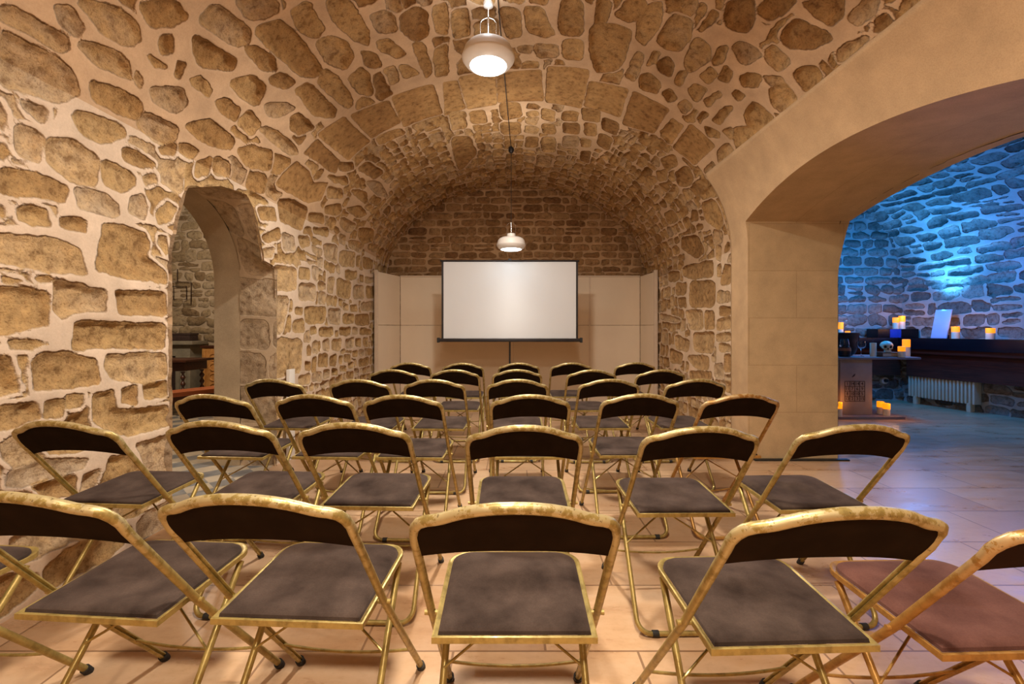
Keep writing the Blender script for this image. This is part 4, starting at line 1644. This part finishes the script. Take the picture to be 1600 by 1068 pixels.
def candle(x, y, z, h, rad, label, lit=True, group='lit pillar candles'):
    r = empty('candle', (x, y, z))
    bm = bmesh.new()
    hb = h * (0.55 if lit else 0.985)
    lathe(bm, [(0, 0), (rad, 0), (rad, hb), (0, hb)], 20)
    mk('wax_body', bm, M['wax'], r)
    if lit:
        bm = bmesh.new()
        lathe(bm, [(0, hb), (rad, hb), (rad * 1.01, h), (rad * 0.86, h + .002), (rad * 0.7, h - .012), (0, h - .014)], 20)
        mk('glowing_top', bm, M['wax_lit'], r)
    bm = bmesh.new()
    sweep(bm, [(0, 0, h - .02), (0.001, 0, h + .010)], .0018, 6)
    mk('wick', bm, M['socket'], r)
    return tag(r, label, 'candle', group)


def cpx(x0, x1, ytop, d, zbase, label, lit=True):
    x = px((x0 + x1) / 2, d)
    rad = (x1 - x0) / 2 / F * d
    top = pz(ytop, d)
    return candle(x, d, zbase, top - zbase, rad, label, lit)


CL = [
    (1308.5, 1317, 503.5, 7.22, 1.025, 'tall lit candle on the back ledge behind the iron pot, beside the pillar'),
    (1321, 1328, 517, 7.20, 1.025, 'short lit candle on the back ledge, its glowing top just above the pot rim'),
    (1395.5, 1403.5, 496, 7.16, 1.165, 'left one of two lit candles on the raised black box'),
    (1405, 1413.5, 493.5, 7.17, 1.165, 'right, taller one of two lit candles on the raised black box'),
    (1488, 1498, 510, 6.47, 1.026, 'lit candle on the ledge just right of the leaning slab'),
    (1542, 1553, 512.5, 6.05, 1.026, 'lit candle alone on the right end of the ledge'),
    (1404, 1413.5, 541, 5.985, TZ, 'shorter lit candle on the table, in front of the taller one'),
    (1411, 1421, 530, 6.20, TZ, 'taller lit candle near the right end of the table'),
    (1304.5, 1315, 628, 5.905, 0.035, 'lit candle at the foot of the pedestal, beside the pillar'),
    (1371, 1380.5, 627, 6.05, 0.035, 'left one of two lit candles at the right end of the plinth'),
    (1380.5, 1390, 630, 5.93, 0.035, 'right, shorter one of two lit candles at the right end of the plinth'),
]
for c in CL:
    cpx(*c)
c = cpx(1360, 1368.5, 535, 6.12, TZ, 'unlit white candle on the table between wine glass and skull', False)
c['group'] = 'candles on the table'
ORG = (1.0, 0.42, 0.10)
for p, e in (((5.28, 7.05, 1.30), 5), ((6.10, 7.05, 1.40), 5), ((6.25, 6.40, 1.28), 3.5), ((6.22, 5.98, 1.25), 3.5), ((5.25, 6.0, 1.08), 2.2),
             ((4.92, 5.85, 0.24), 2.5), ((4.27, 5.86, 0.24), 2)):
    light('candle_glow', 'POINT', p, e * 0.34, ORG, 0.03)

# raised black box on the ledge corner
r = empty('display_box', (px(1398, 7.2), 7.22, 1.025))
tag(r, 'long black lacquered box with a painted blue-lit patch lying on the ledge corner', 'box')
hwb = (1431 - 1366) / 2 / F * 7.2
bm = bmesh.new()
add_box(bm, -hwb, hwb * .94, -0.10, 0.13, 0, 0.139, .006)
mk('box', bm, M['black_box'], r)
box('blue_lit_patch', (px(1384, 7.2) - px(1398, 7.2), px(1401, 7.2) - px(1398, 7.2), -0.104, -0.1005, 0.004, 0.134), M['blue_lit_paint'], r, 0)  # thin patch painted as blue light on the box front

# leaning slab
sd = 6.70
r = empty('leaning_slab', (along(sd, 0.20)[0], sd, 1.026), math.atan2(-1, 0.174))
tag(r, 'pale blue-lit rectangular slab leaning on the ledge under the bright blue spot', 'slab')
bm = bmesh.new()
w = 0.108
lean = 0.05
for v in (0,):
    vs = [bm.verts.new(p) for p in ((-w, 0, 0), (w, 0, 0), (w + lean * .7, 0.05, 0.42), (-w + lean * .7, 0.05, 0.42),
                                    (-w, 0.02, 0), (w, 0.02, 0), (w + lean * .7, 0.07, 0.42), (-w + lean * .7, 0.07, 0.42))]
for f in ((0, 1, 2, 3), (7, 6, 5, 4), (0, 4, 5, 1), (1, 5, 6, 2), (2, 6, 7, 3), (3, 7, 4, 0)):
    bm.faces.new([vs[i] for i in f])
bmesh.ops.bevel(bm, geom=list(bm.edges), offset=.004, segments=2, affect='EDGES')
mk('slab', bm, M['slab'], r)
bm = bmesh.new()
add_box(bm, w - .06, w - .01, 0.025, 0.07, 0.0, 0.05, .005)
mk('stand', bm, M['black'], r)

# iron pot
pd = 6.42
r = empty('iron_pot', (px(1317, pd), pd, TZ))
tag(r, 'dark iron pot with a curled handle standing at the back of the table', 'pot')
bm = bmesh.new()
lathe(bm, [(0, 0.0), (0.10, 0.0), (0.14, 0.03), (0.165, 0.10), (0.170, 0.20), (0.178, 0.285), (0.188, 0.30), (0.190, 0.318), (0.178, 0.322), (0.165, 0.30), (0.155, 0.12), (0.0, 0.04)], 32)
mk('pot_body', bm, M['iron'], r)
bm = bmesh.new()
sweep(bm, [(0.18, 0, 0.20)] + [(0.19 + 0.035 * math.sin(a), 0, 0.255 - 0.055 * math.cos(a)) for a in np.linspace(0.2, PI + .6, 10)], 0.008, 8)
mk('handle', bm, M['iron'], r)

# wine glass
gd = 6.16
r = empty('wine_glass', (px(1345.5, gd), gd, TZ))
tag(r, 'clear stemmed wine glass standing on the table', 'glass')
bm = bmesh.new()
lathe(bm, [(0, 0.0), (0.036, 0.001), (0.034, 0.004), (0.006, 0.010), (0.004, 0.030), (0.004, 0.085), (0.010, 0.098), (0.035, 0.112), (0.052, 0.140), (0.055, 0.165), (0.047, 0.205),
           (0.0455, 0.205), (0.053, 0.165), (0.050, 0.142), (0.033, 0.115), (0.0, 0.103)], 28)
mk('glass_body', bm, M['glass'], r)

# small barrel with a tumbler on top
bd = 6.08
r = empty('small_barrel', (px(1319.5, bd), bd, TZ))
tag(r, 'small banded wooden barrel on the table, beside the pillar', 'barrel')
bm = bmesh.new()
lathe(bm, [(0, 0), (0.062, 0), (0.070, 0.03), (0.074, 0.068), (0.070, 0.106), (0.062, 0.136), (0, 0.136)], 24)
mk('barrel_body', bm, M['iron'], r)
bm = bmesh.new()
lathe(bm, [(0.0705, 0.080), (0.0755, 0.080), (0.0720, 0.118), (0.0675, 0.118)], 24)
mk('band', bm, M['barrel_band'], r)
bm = bmesh.new()
lathe(bm, [(0.0665, 0.020), (0.0715, 0.020), (0.0735, 0.034), (0.0695, 0.034)], 24)
mk('band', bm, M['black'], r)
r = empty('tumbler', (px(1319.5, bd), bd, TZ + .1365))
tag(r, 'clear glass tumbler standing on the small barrel', 'glass')
bm = bmesh.new()
lathe(bm, [(0, 0), (0.052, 0), (0.055, 0.02), (0.048, 0.07), (0.040, 0.103), (0.038, 0.103), (0.046, 0.07), (0.052, 0.022), (0, 0.010)], 24)
mk('glass_body', bm, M['glass'], r)

# book
kd = 6.12
r = empty('thick_book', (px(1385.5, kd), kd, TZ))
tag(r, 'thick old book lying on the table under the skull', 'book')
w = 0.128
box('pages', (-w + .006, w - .006, -0.085, 0.085, 0.0075, 0.052), M['pages'], r, .002)
bm = bmesh.new()
add_box(bm, -w, w, -0.092, 0.092, 0, 0.007, .002)
add_box(bm, -w, w, -0.092, 0.092, 0.0525, 0.0605, .002)
add_box(bm, -w - .003, -w + .004, -0.092, 0.092, 0, 0.0605, .002)
mk('cover', bm, M['book'], r)

# skull
r = empty('human_skull', (px(1385, 6.10), 6.10, TZ + .061), math.radians(-24))
tag(r, 'bone-coloured skull resting on the thick book', 'skull')
bm = bmesh.new()
bmesh.ops.create_icosphere(bm, subdivisions=5, radius=1.0)


def bumpf(p, c, rr, amt):
    d = (p - Vector(c)).length
    return amt * math.exp(-(d / rr) ** 2)


for v in bm.verts:
    p = v.co.copy()
    d = p.normalized()
    # cranium
    x, y, z = p.x * 0.070, p.y * 0.088, 0.088 + p.z * 0.062
    if p.z < -0.05:
        t = min(1, -p.z)
        x *= 1 - 0.30 * t
        y = y * (1 - 0.25 * t) - 0.012 * t
        z -= 0.026 * t * max(0, -p.y) ** 0.5 if p.y < 0 else 0
    q = Vector((p.x, p.y, p.z))
    if p.y < 0:
        s = 0
        for ex in (-0.42, 0.42):
            s += bumpf(q, (ex, -0.88, -0.18), 0.24, 0.030)
        s += bumpf(q, (0, -0.90, -0.52), 0.14, 0.022)
        brow = bumpf(q, (-0.38, -0.88, 0.12), 0.22, 0.006) + bumpf(q, (0.38, -0.88, 0.12), 0.22, 0.006)
        cheek = bumpf(q, (-0.66, -0.62, -0.45), 0.20, 0.010) + bumpf(q, (0.66, -0.62, -0.45), 0.20, 0.010)
        y += s - brow - cheek
        x += cheek * (1 if p.x > 0 else -1)
    v.co = Vector((x, y, max(0.0, z - 0.0)))
mk('cranium', bm, M['bone'], r, autos=False)
for ex in (-1, 1):
    bm = bmesh.new()
    bmesh.ops.create_icosphere(bm, subdivisions=3, radius=0.0165)
    for v in bm.verts:
        v.co = Vector((v.co.x + ex * 0.0275, v.co.y * .45 - 0.066, v.co.z + 0.074))
    mk('eye_socket', bm, M['socket'], r)
bm = bmesh.new()
vs = [bm.verts.new(p) for p in ((-0.010, -0.073, 0.040), (0.010, -0.073, 0.040), (0.0, -0.076, 0.060), (-0.010, -0.060, 0.040), (0.010, -0.060, 0.040), (0.0, -0.060, 0.060))]
for f in ((0, 1, 2), (5, 4, 3), (0, 3, 4, 1), (1, 4, 5, 2), (2, 5, 3, 0)):
    bm.faces.new([vs[i] for i in f])
mk('nose_hole', bm, M['socket'], r)
bm = bmesh.new()
add_box(bm, -0.034, 0.034, -0.070, -0.020, 0.001, 0.030, .006)
mk('upper_jaw', bm, M['bone'], r)
bm = bmesh.new()
for k in range(8):
    x = -0.0265 + 0.0076 * k
    add_box(bm, x - .0032, x + .0032, -0.0745, -0.068, 0.002, 0.015, .0012)
mk('teeth', bm, M['bone'], r)
